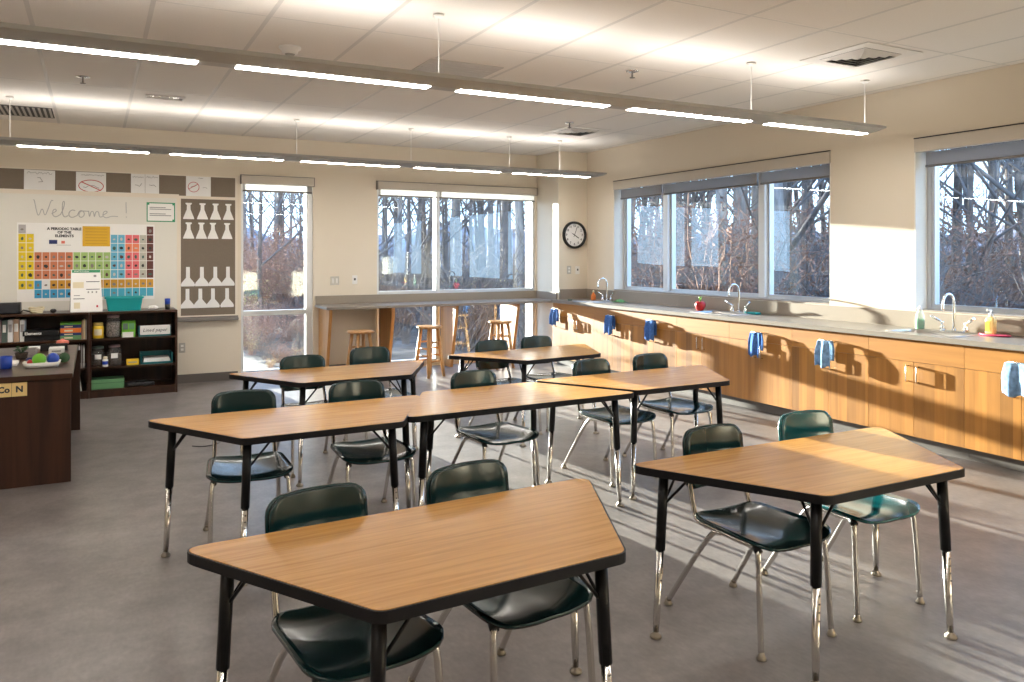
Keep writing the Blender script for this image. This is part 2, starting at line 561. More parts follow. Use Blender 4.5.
# ceiling: slab, tiles and tees
ceiling = struct(MB().box(XL, XW, YS, YB, ZC + .03, ZC + .12).build('ceiling', M['tile']))
TX, TY = 0.66, 1.40
xs = [-0.354 - TX * k for k in range(5, 0, -1)] + [-0.354 + TX * k for k in range(0, 11)]
xs = [x for x in xs if XL < x < XW]
ys = [3.62 - TY * k for k in range(4, 0, -1)] + [3.62 + TY * k + (.02 if k else 0) for k in range(0, 5)]
ys = [y for y in ys if YS < y < YB - .3]
XE, YE = [XL] + xs + [XW], [YS] + ys + [YB]
tile_cache = {}
for i in range(len(XE) - 1):
    for j in range(len(YE) - 1):
        w, d = round(XE[i + 1] - XE[i], 3), round(YE[j + 1] - YE[j], 3)
        if (w, d) not in tile_cache:
            tile_cache[(w, d)] = MB().box(-w / 2 + .006, w / 2 - .006, -d / 2 + .004, d / 2 - .004, 0, .03, ch=.003).mesh('ceiling_tile', M['tile'])
        o = link('ceiling_tile', tile_cache[(w, d)], ceiling)
        o.location = ((XE[i] + XE[i + 1]) / 2, (YE[j] + YE[j + 1]) / 2, ZC)
tee_y = MB().box(-.014, .014, YS, YB, -.001, .02).mesh('ceiling_tee', M['tee'])
for x in xs:
    o = link('ceiling_tee', tee_y, ceiling); o.location = (x, 0, ZC)
tee_x = MB().box(XL, XW, -.006, .006, -.0008, .02).mesh('cross_tee', M['tee'])
for y in ys:
    o = link('cross_tee', tee_x, ceiling); o.location = (0, y, ZC)

# baseboards
bb = MB().box(XL, W1[0] - .04, YB - .014, YB, 0, .105)
struct(bb.build('baseboard_back', M['base_rubber']))
struct(MB().box(W1[1] + .0, W2[0], YB - .014, YB, 0, .105).build('baseboard_pier', M['base_rubber']))


# ------------------------------------------------------------------ windows
def window_back(name, W, mulls, rails, edge, fw=.034):
    x0, x1, z0, z1 = W
    yg = YB + .07
    root = struct(MB().box(x0, x1, yg - .05, yg + .05, z0, z0 + fw).build(name, M['alu_light']))
    MB().box(x0, x1, yg - .05, yg + .05, z1 - fw, z1).build('head_frame', M['alu_light'], root)
    MB().box(x0, x0 + edge[0], yg - .05, yg + .05, z0 + fw, z1 - fw).build('jamb_frame', M['alu_light'], root)
    MB().box(x1 - edge[1], x1, yg - .05, yg + .05, z0 + fw, z1 - fw).build('jamb_frame', M['alu_light'], root)
    us = [x0 + edge[0]]
    for mx_ in mulls:
        MB().box(mx_ - .03, mx_ + .03, yg - .06, yg + .05, z0 + fw, z1 - fw).build('mullion', M['alu_light'], root)
        us += [mx_ - .03, mx_ + .03]
    us.append(x1 - edge[1])
    for k in range(0, len(us), 2):
        zs = [z0 + fw]
        for r0, r1 in rails:
            MB().box(us[k], us[k + 1], yg - .05, yg + .05, r0, r1).build('rail', M['alu'], root)
            zs += [r0, r1]
        zs.append(z1 - fw)
        for q in range(0, len(zs), 2):
            MB().add([(us[k], yg, zs[q]), (us[k + 1], yg, zs[q]), (us[k + 1], yg, zs[q + 1]), (us[k], yg, zs[q + 1])], [(0, 1, 2, 3)]).build('pane', M['pane_glass'], root)
    return root


window_back('window_1', W1, [], [(.785, .845)], (.03, .085))
window_back('window_2', W2, [4.27], [(.93, 1.055)], (.03, .035))


def window_right(name, W, mulls, fw=.045):
    y0, y1, z0, z1 = W
    xg = XW + .20
    root = struct(MB().box(xg - .04, xg + .05, y0, y1, z0, z0 + fw * .6).build(name, M['alu']))
    MB().box(xg - .04, xg + .05, y0, y1, z1 - fw, z1).build('head_frame', M['alu'], root)
    MB().box(xg - .04, xg + .05, y0, y0 + fw, z0 + fw * .6, z1 - fw).build('jamb_frame', M['alu'], root)
    MB().box(xg - .04, xg + .05, y1 - fw, y1, z0 + fw * .6, z1 - fw).build('jamb_frame', M['alu'], root)
    us = [y0 + fw]
    for a in mulls:
        MB().box(xg - .07, xg + .05, a - .045, a + .045, z0 + fw * .6, z1 - fw).build('mullion', M['alu_light'], root)
        us += [a - .045, a + .045]
    us.append(y1 - fw)
    for k in range(0, len(us), 2):
        a, c = us[k], us[k + 1]
        s = MB()
        for yy in (a, c - .03):
            s.box(xg - .025, xg + .04, yy, yy + .03, z0 + fw * .6, z1 - fw)
        s.box(xg - .025, xg + .04, a + .03, c - .03, z0 + fw * .6, z0 + fw * .6 + .03)
        s.box(xg - .025, xg + .04, a + .03, c - .03, z1 - fw - .03, z1 - fw)
        s.build('sash', M['alu'], root)
        MB().add([(xg, a + .03, z0 + fw), (xg, c - .03, z0 + fw), (xg, c - .03, z1 - fw), (xg, a + .03, z1 - fw)], [(0, 1, 2, 3)]).build('pane', M['pane_glass'], root)
    # white lining of the reveal at the far jamb and the sill
    MB().box(XW + .0, xg - .04, y1 - .012, y1, z0, z1).build('jamb_lining', M['white_paint'], root)
    MB().box(XW + .0, xg - .04, y0, y0 + .012, z0, z1).build('jamb_lining', M['white_paint'], root)
    MB().box(XW - .0, xg - .04, y0 + .012, y1 - .012, z0 - .0, z0 + .014).build('sill', M['splash'], root)
    return root


window_right('window_3', W3, [6.35, 8.0])
window_right('window_4', W4, [3.1])


def shade_back(label, W, cuts, zb=2.36):
    t = thing('roller_shade', label, 'shade', ((W[0] + W[1]) / 2, YB, 2.44))
    x0, x1 = W[0] - (W[0] + W[1]) / 2 - .012, W[1] - (W[0] + W[1]) / 2 + .012
    f = MB(); f.box(x0, x1, -.055, -.001, .0, .105, ch=.004)
    f.build('fascia', M['shade_box'], t)
    c = MB(); c.box(x0, x0 + .012, -.056, -.0005, -.004, .112); c.box(x1 - .012, x1, -.056, -.0005, -.004, .112); c.box(x0, x1, -.057, -.0005, .106, .112)
    c.build('end_cap', M['tray_grey'], t)
    xx = [x0 + .03] + [v for m_ in cuts for v in (m_ - (W[0] + W[1]) / 2 - .02, m_ - (W[0] + W[1]) / 2 + .02)] + [x1 - .03]
    for k in range(0, len(xx), 2):
        cl = MB().box(xx[k], xx[k + 1], -.016, -.013, zb - 2.44, .0).build('shade_fabric', M['shade_cloth'], t)
        MB().tube([(xx[k], -.0145, zb - 2.445), (xx[k + 1], -.0145, zb - 2.445)], .011, 8).build('hem_bar', M['tray_grey'], cl)
    return t


shade_back('short rolled-up shade over the tall narrow window beside the tackboard', W1, [])
shade_back('wide rolled-up shade above the two-pane window behind the stools', W2, [4.27])


def shade_right(label, W, cuts, zb=2.335):
    cy = (W[0] + W[1]) / 2
    t = thing('roller_shade', label, 'shade', (XW, cy, 2.45))
    y0, y1 = W[0] - cy, W[1] - cy
    MB().box(-.012, .05, y0 + .002, y1 - .002, .0, .116, ch=.004).build('fascia', M['shade_box'], t)
    MB().box(-.013, .05, y0 + .002, y1 - .002, .116, .1245).build('dark_trim', M['ink_black'], t)  # black strip along the top of the fascia
    yy = [y0 + .05] + [v for m_ in cuts for v in (m_ - cy - .03, m_ - cy + .03)] + [y1 - .05]
    for k in range(0, len(yy), 2):
        cl = MB().box(.088, .091, yy[k], yy[k + 1], zb - 2.45, .0).build('shade_fabric', M['shade_cloth'], t)
        MB().tube([(.0895, yy[k], zb - 2.455), (.0895, yy[k + 1], zb - 2.455)], .012, 8).build('hem_bar', M['tray_grey'], cl)
    return t


shade_right('long rolled-up shade over the three-pane window above the sinks', W3, [6.35, 8.0])
shade_right('rolled-up shade over the window behind the green and amber soap bottles', W4, [3.1])

# ------------------------------------------------------------------ pendant lamps
def pendant(label, y, xe, cables):
    x0 = XL + .15
    t = thing('pendant_light', label, 'light', (0, y, 2.58))
    prof = [(-.045, 0), (.045, 0), (.145, .034), (.145, .058), (-.145, .058), (-.145, .034)]
    h = MB()
    h.loft([[(x0, p, q) for p, q in prof], [(xe - .12, p, q) for p, q in prof], [(xe, p * .82, .03 + q * .5) for p, q in prof]], False)
    h.build('housing', M['fixture_grey'], t)
    st = -.63
    k = st - 1.33 * 2
    while k < xe - .8:
        a, c = k, k + 1.125
        if a > x0 + .02:
            MB().box(a, c, -.042, .042, -.003, .004).build('lit_diffuser', M['lamp_down'], t)
            MB().box(a, c, -.085, .085, .056, .064).build('uplight_lens', M['lamp_up'], t)
        k += 1.325
    for cx in cables:
        cb = MB().tube([(cx, 0, .058), (cx, 0, ZC - 2.585)], .0035, 6).build('cable', M['white_plastic'], t)
        MB().lathe([(.004, ZC - 2.61), (.03, ZC - 2.60), (.035, ZC - 2.588)], (cx, 0, 0), 12).build('canopy', M['white_plastic'], cb)
    return t


pendant('long linear pendant light hanging over the student tables', 4.5, 5.92, [-.75, 1.88, 4.49, 5.80])
pendant('added long linear pendant light, out of view, farthest from the whiteboard', .28, 5.92, [-.75, 1.88, 4.49, 5.80])  # unseen extra row, added to brighten the room
pendant('long linear pendant light hanging by the whiteboard wall and stools', 8.72, 6.0, [-.70, 1.96, 3.29, 4.6, 5.34])


# ceiling fittings
def ceil_thing(name, label, cat, x, y, group=None):
    return thing(name, label, cat, (x, y, ZC - .0015), 0, group)


def sprinkler(label, x, y):
    t = ceil_thing('sprinkler', label, 'sprinkler', x, y)
    MB().lathe([(.028, -.012), (.055, -.005), (.055, .0)], n=16).build('escutcheon', M['chrome_bright'], t)
    MB().tube([(0, 0, -.01), (0, 0, -.05)], .008, 8).lathe([(.002, -.06), (.022, -.058), (.022, -.053), (.002, -.05)], n=12).build('head', M['tray_grey'], t)


sprinkler('chrome ceiling sprinkler near the left pendant end, above the desk', -.084, 7.47)
sprinkler('small ceiling sprinkler between the pendants near the square air diffuser', 4.72, 7.5)
sprinkler('ceiling sprinkler over the student tables beside the long pendant', 3.84, 5.15)
t = ceil_thing('smoke_detector', 'white round smoke detector on the ceiling behind the front pendant', 'detector', 1.237, 5.0)
t.location.y = 5.714
MB().lathe([(.04, -.05), (.055, -.042), (.058, -.02), (.075, -.015), (.078, 0)], n=20).build('cover', M['white_plastic'], t)
MB().lathe([(.03, -.058), (.036, -.05), (.036, -.046)], n=16).build('sensor_cap', M['vent_grey'], t)
t = ceil_thing('exit_fixture', 'small recessed rectangular fixture in the ceiling near the whiteboard', 'fixture', .588, 8.076)
fr_ = MB()
fr_.box(-.17, .17, -.075, -.06, -.01, 0); fr_.box(-.17, .17, .06, .075, -.01, 0); fr_.box(-.17, -.155, -.06, .06, -.01, 0); fr_.box(.155, .17, -.06, .06, -.01, 0)
fr_.build('trim_frame', M['vent_white'], t)
MB().box(-.155, .155, -.06, .06, -.002, 0).build('recess', M['vent_grey'], t)
for q in (-.08, .08):
    MB().lathe([(.02, -.008), (.045, -.004), (.05, -.002)], (q, 0, 0), 14).build('lamp_head', M['chrome_bright'], t)


def diffuser(label, x, y, s=.60):
    t = ceil_thing('air_diffuser', label, 'vent', x, y)
    MB().box(-s / 2, s / 2, -s / 2, s / 2, -.006, 0).build('plate', M['vent_white'], t)
    MB().box(-.2, .2, -.2, .2, -.0075, -.006).build('throat', M['vent_dark'], t)
    for k, r_ in enumerate((.20, .15, .10, .05)):
        f = MB()
        pts = [(-r_, -r_), (r_, -r_), (r_, r_), (-r_, r_)]
        f.loft([[(a, c, -.008) for a, c in pts], [(a * (1 - .028 / r_), c * (1 - .028 / r_), -.024) for a, c in pts]], False, cap=False)
        f.build('louver', M['vent_white'], t)
    return t


diffuser('square louvred air diffuser in the ceiling above the sinks', 5.061, 3.969)
diffuser('square louvred air diffuser in the ceiling near the clock pier', 5.11, 7.972)
t = ceil_thing('return_grille', 'flat grey return air panel in the ceiling behind the front pendant', 'vent', 2.56, 5.83)
MB().box(-.31, .31, -.30, .30, -.006, 0).build('panel', M['vent_pale'], t)
for k in range(9):
    MB().box(-.29, .29, -.27 + k * .066, -.225 + k * .066, -.008, -.006).build('grille_bar', M['vent_pale'], t)
t = ceil_thing('supply_grille', 'wide slatted supply grille in the ceiling by the whiteboard wall', 'vent', -1.0, 9.55)
MB().box(-.62, .62, -.32, .32, -.004, 0).build('plate', M['vent_dark'], t)
for k in range(26):
    MB().box(-.60 + k * .0475, -.58 + k * .0475, -.30, .30, -.012, -.004).build('slat', M['vent_grey'], t)

# ------------------------------------------------------------------ whiteboard wall
YF = YB
t = thing('whiteboard', 'long white marker board with Welcome written in grey cursive', 'whiteboard', (-1.2, YF, .78))
MB().box(-2.1, 2.098, -.014, 0, .03, 1.46).build('writing_surface', M['board_white'], t)
fr_ = MB(); fr_.box(-2.1, 2.1, -.02, 0, 1.46, 1.50); fr_.box(2.075, 2.1, -.02, 0, .03, 1.46); fr_.box(-2.1, 2.075, -.02, -.014, .02, .045)
fr_.build('frame', M['frame_cream'], t)
strokes = [
    [(0, 1.0), (.03, 1.0), (.1, .35), (.17, 0), (.3, .62), (.38, 0), (.5, .5), (.6, 1.02), (.66, .98)],
    [(.62, .22), (.78, .36), (.76, .5), (.66, .44), (.64, .12), (.76, 0), (.92, .18)],
    [(.92, .18), (1.04, .6), (1.06, 1.0), (.98, .9), (.98, .2), (1.06, 0), (1.18, .12)],
    [(1.42, .42), (1.32, .48), (1.2, .3), (1.22, .06), (1.34, 0), (1.5, .14)],
    [(1.5, .14), (1.58, .44), (1.72, .42), (1.76, .16), (1.64, .0), (1.54, .12), (1.6, .42), (1.9, .40)],
    [(1.9, .42), (1.93, .0), (1.98, .40), (2.08, .40), (2.1, .0), (2.15, .40), (2.26, .40), (2.28, .05), (2.4, .1)],
    [(2.4, .18), (2.56, .32), (2.56, .44), (2.44, .42), (2.40, .14), (2.52, 0), (2.72, .14), (2.95, .12)],
    [(3.25, 1.0), (3.26, .35)], [(3.26, .12), (3.265, .08)]]
for s in strokes:
    MB().ribbon_xz([(1.2 - .60 + x * .285, 1.195 + z * .19) for x, z in bez(s, 2)], .0085, -.0155).build('pen_stroke', M['ink_pale'], t)
MB().box(-2.1, 2.78, -.075, -.001, -.035, .0, ch=.006).box(-2.1, 2.78, -.02, -.001, .0, .02).build('marker_tray', M['tray_grey'], t)

t = thing('tack_strip', 'grey tack strip running above the whiteboard', 'tackboard', (-.8, YF, 2.265))
MB().box(-2.5, 2.345, -.012, 0, 0, .24).build('tack_surface', M['tack_grey'], t)
MB().box(-2.5, 2.372, -.018, 0, -.035, 0).box(2.345, 2.372, -.018, 0, 0, .255).box(-2.5, 2.345, -.018, 0, .24, .255).build('frame', M['frame_cream'], t)

t = thing('tackboard', 'grey tackboard panel holding rows of white paper flasks', 'tackboard', (1.245, YF, .80))
MB().box(-.325, .30, -.012, 0, .015, 1.43).build('tack_surface', M['tack_grey'], t)
MB().box(-.345, -.325, -.018, 0, 0, 1.43).box(.30, .327, -.018, 0, 0, 1.43).box(-.325, .30, -.018, 0, 0, .015).build('frame', M['frame_cream'], t)

# paper flasks
def flask_poly(kind):
    if kind == 0:   # conical flask
        return [(-.062, 0), (.062, 0), (.062, .012), (.022, .115), (.020, .17), (.036, .183), (.034, .197), (-.034, .197), (-.036, .183), (-.020, .17), (-.022, .115), (-.062, .012)]
    return [(-.074, 0), (.074, 0), (.080, .018), (.070, .045), (.022, .105), (.021, .235), (-.021, .235), (-.022, .105), (-.070, .045), (-.080, .018)]


fm = [MB().prism_axis(flask_poly(0), -.003, 0, 'y').mesh('paper_flask', M['paper_white']), MB().prism_axis(flask_poly(1), -.003, 0, 'y').mesh('paper_flask', M['paper'])]
rows = [(1.985, 0, (1.008, 1.165, 1.315, 1.465), 'top'), (1.748, 0, (1.008, 1.152, 1.285, 1.45), 'second'), (1.170, 1, (1.0, 1.158, 1.312, 1.46), 'third'), (.905, 1, (.995, 1.14, 1.285, 1.45), 'bottom')]
for z, k, xx, nm in rows:
    for n_, x in enumerate(xx):
        o = link('paper_flask', fm[k]); o.location = (x, YF - .0125, z)
        tag(o, 'white paper %s flask in the %s row, %s' % ('conical' if k == 0 else 'round-bottomed', nm, ('beside the whiteboard', 'second from the whiteboard', 'second from the tall window', 'beside the tall window')[n_]), 'paper cutout', 'paper flasks on the tackboard')


# sheets on the tack strip
def sheet_thing(label, x0, x1, z0, z1, y=YF - .013, tilt=0, name='paper_sheet', mat='paper'):
    t = thing(name, label, 'paper', ((x0 + x1) / 2, y, (z0 + z1) / 2))
    t.rotation_euler = (0, R(tilt), 0)
    w, h = (x1 - x0) / 2, (z1 - z0) / 2
    MB().box(-w, w, -.002, 0, -h, h).build('page', M[mat], t)
    return t, w, h


def scribble(mb_, x0, x1, z, h, seed, y=-.0032, w=.004):
    r = random.Random(seed)
    n = int((x1 - x0) / (h * .45))
    mb_.ribbon_xz([(x0 + (x1 - x0) * k / n, z + r.uniform(-.5, .5) * h) for k in range(n + 1)], w, y)


t, w, h = sheet_thing('white sheet with a line of writing and one small mark, pinned on tack strip', -.69, -.392, 2.245, 2.50, tilt=.6)
q = MB(); scribble(q, -.12, .12, .095, .025, 1); scribble(q, -.02, .03, .02, .05, 2, w=.006); scribble(q, -.01, .03, -.01, .03, 5, w=.006)
tag(q.build('writing', M['ink_grey'], t), kind='stuff')
t, w, h = sheet_thing('white sheet with drawings crossed out inside a large red oval', -.185, .119, 2.245, 2.50)
ov = [( .125 * math.cos(a), -.03 + .068 * math.sin(a)) for a in [2 * math.pi * k / 28 for k in range(29)]]
q = MB(); q.ribbon_xz(ov, .008, -.0034); q.ribbon_xz([(-.1, .015), (.1, -.08)], .009, -.0036); q.build('red_ring', M['ink_red'], t)
q = MB(); scribble(q, -.1, .13, .095, .018, 3); scribble(q, -.08, -.03, -.03, .05, 4, w=.006); scribble(q, .0, .08, -.04, .05, 6, w=.006); tag(q.build('writing', M['ink_grey'], t), kind='stuff')
for k, (a, c) in enumerate(((.379, .528), (.531, .68))):
    t, w, h = sheet_thing(['white half sheet with a heading, on the tack strip beside its twin nearer the desk', 'white half sheet with a heading, on the tack strip, twin nearer the tackboard'][k], a, c, 2.27, 2.505)
    q = MB(); scribble(q, -.06, .06, .085, .025, 7 + k); scribble(q, -.03, .04, -.01, .05, 9 + k, w=.006); tag(q.build('writing', M['ink_grey'], t), kind='stuff')
t, w, h = sheet_thing('white sheet with a crossed-out drawing in a small red circle', .978, 1.26, 2.255, 2.505)
ov = [(-.055 + .062 * math.cos(a), -.005 + .06 * math.sin(a)) for a in [2 * math.pi * k / 24 for k in range(25)]]
q = MB(); q.ribbon_xz(ov, .006, -.0034); q.ribbon_xz([(-.11, -.03), (-.01, .03)], .007, -.0036); q.build('red_ring', M['ink_red'], t)
q = MB(); scribble(q, -.08, -.02, .0, .05, 11, w=.007); scribble(q, .05, .1, -.01, .03, 12); scribble(q, -.0, .05, .105, .01, 13); tag(q.build('writing', M['ink_grey'], t), kind='stuff')

# green-bordered certificate
t, w, h = sheet_thing('white certificate with a green border on the whiteboard', .545, .856, 1.945, 2.175, y=YF - .0145, name='certificate', mat='paper_white')
MB().box(-w, w, -.003, 0, -h, -h + .012).box(-w, w, -.003, 0, h - .012, h).box(-w, -w + .012, -.003, 0, -h, h).box(w - .012, w, -.003, 0, -h, h).box(w - .03, w, -.0031, 0, h - .03, h).box(-w, -w + .03, -.0031, 0, h - .03, h).box(w - .03, w, -.0031, 0, -h, -h + .03).build('border', M['ink_green'], t)
q = MB()
for k, zz in enumerate((.055, .035, -.02, -.04)):
    q.ribbon_xz([(-.12, zz), (.05 + .06 * (k % 2), zz)], .009, -.0034)
q.build('printed_lines', M['ink_grey'], t)

# periodic table poster
CELLC = {'H': (.45, .42, .42), 'y': (.80, .58, .01), 's': (.62, .21, .10), 'g': (.36, .52, .17), 'b': (.14, .45, .62), 'p': (.80, .16, .17), 'q': (.85, .25, .12), 'w': (.52, .50, .42), 'd': (.13, .04, .03),
         'o': (.66, .33, .03), 't': (.07, .43, .58), 'T': (.05, .36, .62), 'W': (.83, .82, .80)}
keys = list(CELLC)
cmats = [plain('print_' + k, CELLC[k], .5) for k in keys]
BLOTS = [plain('print_blot_%d' % k, c, .5) for k, c in enumerate([(.03, .03, .03), (.25, .22, .20), (.12, .05, .04), (.05, .12, .10), (.6, .55, .5)])]
pt = thing('periodic_table_poster', 'colourful periodic table of the elements poster on the whiteboard', 'poster', (-.755, YF - .0145, 1.03))
PW, PH = 1.385, .88
MB().box(0, PW, -.0025, 0, 0, PH).build('sheet', M['paper_white'], pt)
grid = {}
for r_ in range(8):
    for c_ in range(18):
        k = None
        if r_ == 0: k = 'H' if c_ == 0 else ('d' if c_ == 17 else None)
        elif r_ <= 5:
            if c_ < 2: k = 'y'
            elif c_ < 12: k = None if r_ < 3 else ('s' if c_ < 7 else 'g')
            elif c_ < 14: k = 'b'
            elif c_ < 16: k = 'q' if (r_ == 2) else 'p'
            elif c_ == 16: k = 'w'
            else: k = 'd'
        elif r_ == 6: k = 'y' if c_ < 2 else ('T' if c_ == 2 else ('W' if c_ == 3 else 'o'))
        else: k = None if c_ < 2 else ('T' if c_ < 7 else 't')
        if k: grid[(r_, c_)] = k
CW, RH = (PW - .02) / 18, .102
pr = random.Random(3)
q = MB(); q2 = MB()
for (r_, c_), k in grid.items():
    x = .01 + c_ * CW
    z = PH - .02 - (r_ + 1) * RH - (.01 if r_ >= 6 else 0)
    q.mi = keys.index(k)
    q.add([(x + .003, -.0032, z + .003), (x + CW - .003, -.0032, z + .003), (x + CW - .003, -.0032, z + RH - .003), (x + .003, -.0032, z + RH - .003)], [(0, 1, 2, 3)])
    q2.mi = pr.choice([0, 1, 2, 3, 4])
    cx_, cz_ = x + CW * .5, z + RH * .45
    a_, b_ = pr.uniform(.012, .024), pr.uniform(.010, .026)
    an = pr.uniform(0, 3)
    if k != 't' or pr.random() < .3:
        q2.add([(cx_ + a_ * math.cos(an + u) * pr.uniform(.7, 1.1), -.0037, cz_ + b_ * math.sin(an + u) * pr.uniform(.7, 1.1)) for u in (0, 1, 2, 3.1, 4.2, 5.2)], [(0, 1, 2, 3, 4, 5)])
q.build('element_cells', cmats, pt)
tag(q2.build('element_pictures', BLOTS, pt), kind='stuff')
MB().box(.635, .915, -.0035, 0, PH - .26, PH - .03).build('key_panel', plain('print_key', (.75, .43, .02), .5), pt)
q = MB()
for k in range(6):
    q.ribbon_xz([(.665, PH - .06 - .034 * k), (.885, PH - .06 - .034 * k)], .006, -.0039)
q.build('key_lines', plain('print_key_lines', (.55, .30, .02), .5), pt)
q = MB(); q.mi = 0; q.box(.305, .385, -.0035, 0, PH - .235, PH - .19); q.mi = 1; q.box(.425, .46, -.0035, 0, PH - .23, PH - .20)
q.build('logo_blocks', [M['navy'], M['salmon']], pt)
q = MB(); q.ribbon_xz([(.38, PH - .248), (.52, PH - .248)], .004, -.0036); q.build('caption_line', M['ink_grey'], pt)


def text_part(name, s, size, loc, mat, parent, bold=0.0, rot=(90, 0, 0), shear=0.0):
    cu = bpy.data.curves.new(name, 'FONT')
    cu.body = s; cu.size = size; cu.align_x = 'CENTER'; cu.align_y = 'CENTER'; cu.offset = bold; cu.shear = shear; cu.resolution_u = 2
    tmp = bpy.data.objects.new(name + '_tmp', cu)
    me = bpy.data.meshes.new_from_object(tmp)
    bpy.data.objects.remove(tmp); bpy.data.curves.remove(cu)
    me.name = name
    me.materials.clear(); me.materials.append(mat)
    o = link(name, me, parent)
    o.location = loc; o.rotation_euler = tuple(R(a) for a in rot)
    return o


for k, s in enumerate(('A PERIODIC TABLE', 'OF THE', 'ELEMENTS')):
    text_part('title_lettering', s, .040, (.455, -.004, PH - .065 - .040 * k), M['ink_black'], pt, bold=.0016)

# wall plates
def wall_plate(label, loc, axis, kind):
    t = thing('wall_plate', label, 'outlet' if kind == 'outlet' else 'switch', loc)
    if axis == 'x': t.rotation_euler = (0, 0, R(-90))
    w = .036 if kind != 'double' else .058
    mat = M['plate_steel'] if kind in ('outlet', 'double') else M['white_plastic']
    MB().box(-w, w, -.007, 0, -.058, .058, ch=.003).build('plate', mat, t)
    if kind == 'outlet':
        for s in (-.022, .022):
            MB().box(-.016, .016, -.010, -.006, s - .014, s + .014, ch=.002).build('socket', M['white_plastic'], t)
    elif kind == 'double':
        for s in (-.026, .026):
            MB().box(s - .012, s + .012, -.010, -.006, -.033, .033, ch=.002).build('rocker', M['white_plastic'], t)
    else:
        MB().box(-.012, .012, -.012, -.006, -.008, .022, ch=.002).build('button', M['black_plastic'], t)
    return t


wall_plate('steel electrical outlet on the wall right beside the bookcase', (.935, YF, .43), 'y', 'outlet')
wall_plate('double switch plate on the wall between the back windows', (2.80, YF, 1.21), 'y', 'double')
wall_plate('white wall control with a dark button between the back windows', (3.07, YF, 1.22), 'y', 'ctl')
wall_plate('steel switch plate under the wall clock', (6.045, YC, 1.335), 'y', 'outlet')
wall_plate('white wall control with a dark button under the wall clock', (6.19, YC, 1.33), 'y', 'ctl')

# clock
t = thing('wall_clock', 'round black-rimmed analog wall clock on the corner pier', 'clock', (6.13, YC, 1.84))
q = MB()
prof = [(.165, -.012), (.17, -.045), (.186, -.05), (.195, -.04), (.198, 0)]
q.loft([[(r_ * math.cos(2 * math.pi * k / 40), y_, r_ * math.sin(2 * math.pi * k / 40)) for k in range(40)] for r_, y_ in prof], True, cap=False)
q.build('rim', M['black_plastic'], t)
q = MB(); q.add([(.168 * math.cos(2 * math.pi * k / 40), -.013, .168 * math.sin(2 * math.pi * k / 40)) for k in range(40)], [tuple(range(40))]); q.build('dial', M['clock_face'], t)
for k in range(12):
    a = math.pi / 2 - k * math.pi / 6
    text_part('numeral', str(k if k else 12), .045, (.132 * math.cos(a), -.0145, .132 * math.sin(a)), M['ink_black'], t, bold=.001)
def hand(a_deg, L_, w, y):
    a = R(90 - a_deg)
    MB().ribbon_xz([(-.03 * math.cos(a), -.03 * math.sin(a)), (L_ * math.cos(a), L_ * math.sin(a))], w, y).build('clock_hand', M['ink_black'], t)
hand(122, .085, .012, -.017); hand(22, .13, .008, -.018); hand(300, .06, .004, -.019)

# ------------------------------------------------------------------ counters
CT, CTH = .915, .04                       # counter top height and thickness
XF = 5.775                                # cabinet front plane
SINKS = [9.02, 6.50, 4.05]
SX0, SX1, SHW = 5.87, 6.19, .29


ct = thing('countertop', 'long taupe worktop with three sinks under the right windows', 'countertop', (XF, 0, CT - CTH))
mb = MB()
y_start = 1.2
holes = [(s - SHW, s + SHW) for s in SINKS]
x0, x1 = -.03, XW - XF - .0005
cuts = sorted({y_start, YC, *[v for h_ in holes for v in h_]})
for a, c in zip(cuts[:-1], cuts[1:]):
    if any(abs(a - h_[0]) < 1e-6 for h_ in holes):
        mb.box(x0, SX0 - XF, a, c, 0, CTH); mb.box(SX1 - XF, x1, a, c, 0, CTH)
    else:
        mb.box(x0, x1, a, c, 0, CTH)
mb.build('worktop', M['solid_surface'], ct)
bs = thing('backsplash', 'taupe backsplash strip behind the sinks under the right windows', 'backsplash', (XF, 0, CT))
MB().box(x1 - .021, x1 - .001, y_start, YC - .001, .0005, 1.058 - CT).build('wall_strip', M['splash'], bs)
MB().box(XC - XF + .0, x1 - .021, YC - .021, YC - .001, .0005, 1.058 - CT).build('return_strip', M['splash'], bs)

bc = thing('bar_counter', 'taupe stool-height counter along the back window on wooden brackets', 'countertop', (0, YB - .001, CT - CTH))
MB().box(2.53, XC - .002, -.63, -.018, -.005, CTH - .012, ch=.004).build('worktop', M['solid_surface'], bc)
MB().box(2.545, XC - .002, -.018, 0, -.005, .14).box(XC - .022, XC - .002, -.60, -.018, CTH - .012, .14).build('backsplash', M['splash'], bc)
for xx in (2.60, 3.42, 4.32, 5.26):
    MB().prism_axis([(-.025, -.86), (-.36, -.86), (-.55, -.08), (-.55, -.006), (-.025, -.006)], xx - .02, xx + .02, 'x').build('support_panel', M['maple_panel'], bc)

# base cabinets: body, false front, two doors with handles, toe kick
UNITS = []
yy = 9.40
while yy > 1.3:
    UNITS.append((yy - .826, yy)); yy -= .826
unit_labels = ['maple base cabinet under the sink nearest the clock pier', 'maple base cabinet hung with a blue towel, second from the clock pier',
               'maple base cabinet hung with a blue towel, third from the clock pier', 'maple base cabinet under the sink with the red apple',
               'maple base cabinet with a blue towel between the apple sink and the pale towel', 'maple base cabinet hung with a pale blue towel left of the soap sink',
               'maple base cabinet with bare door handles under the green soap sink', 'maple base cabinet under the pink soap dish with a blue towel',
               'maple base cabinet beyond the pink soap dish', 'maple base cabinet farthest along from the clock pier']
handle_me = MB().tube([(.0, 0, -.062), (-.03, 0, -.062), (-.034, 0, -.058), (-.034, 0, .058), (-.03, 0, .062), (.0, 0, .062)], .005, 8).mesh('handle', M['nickel'])


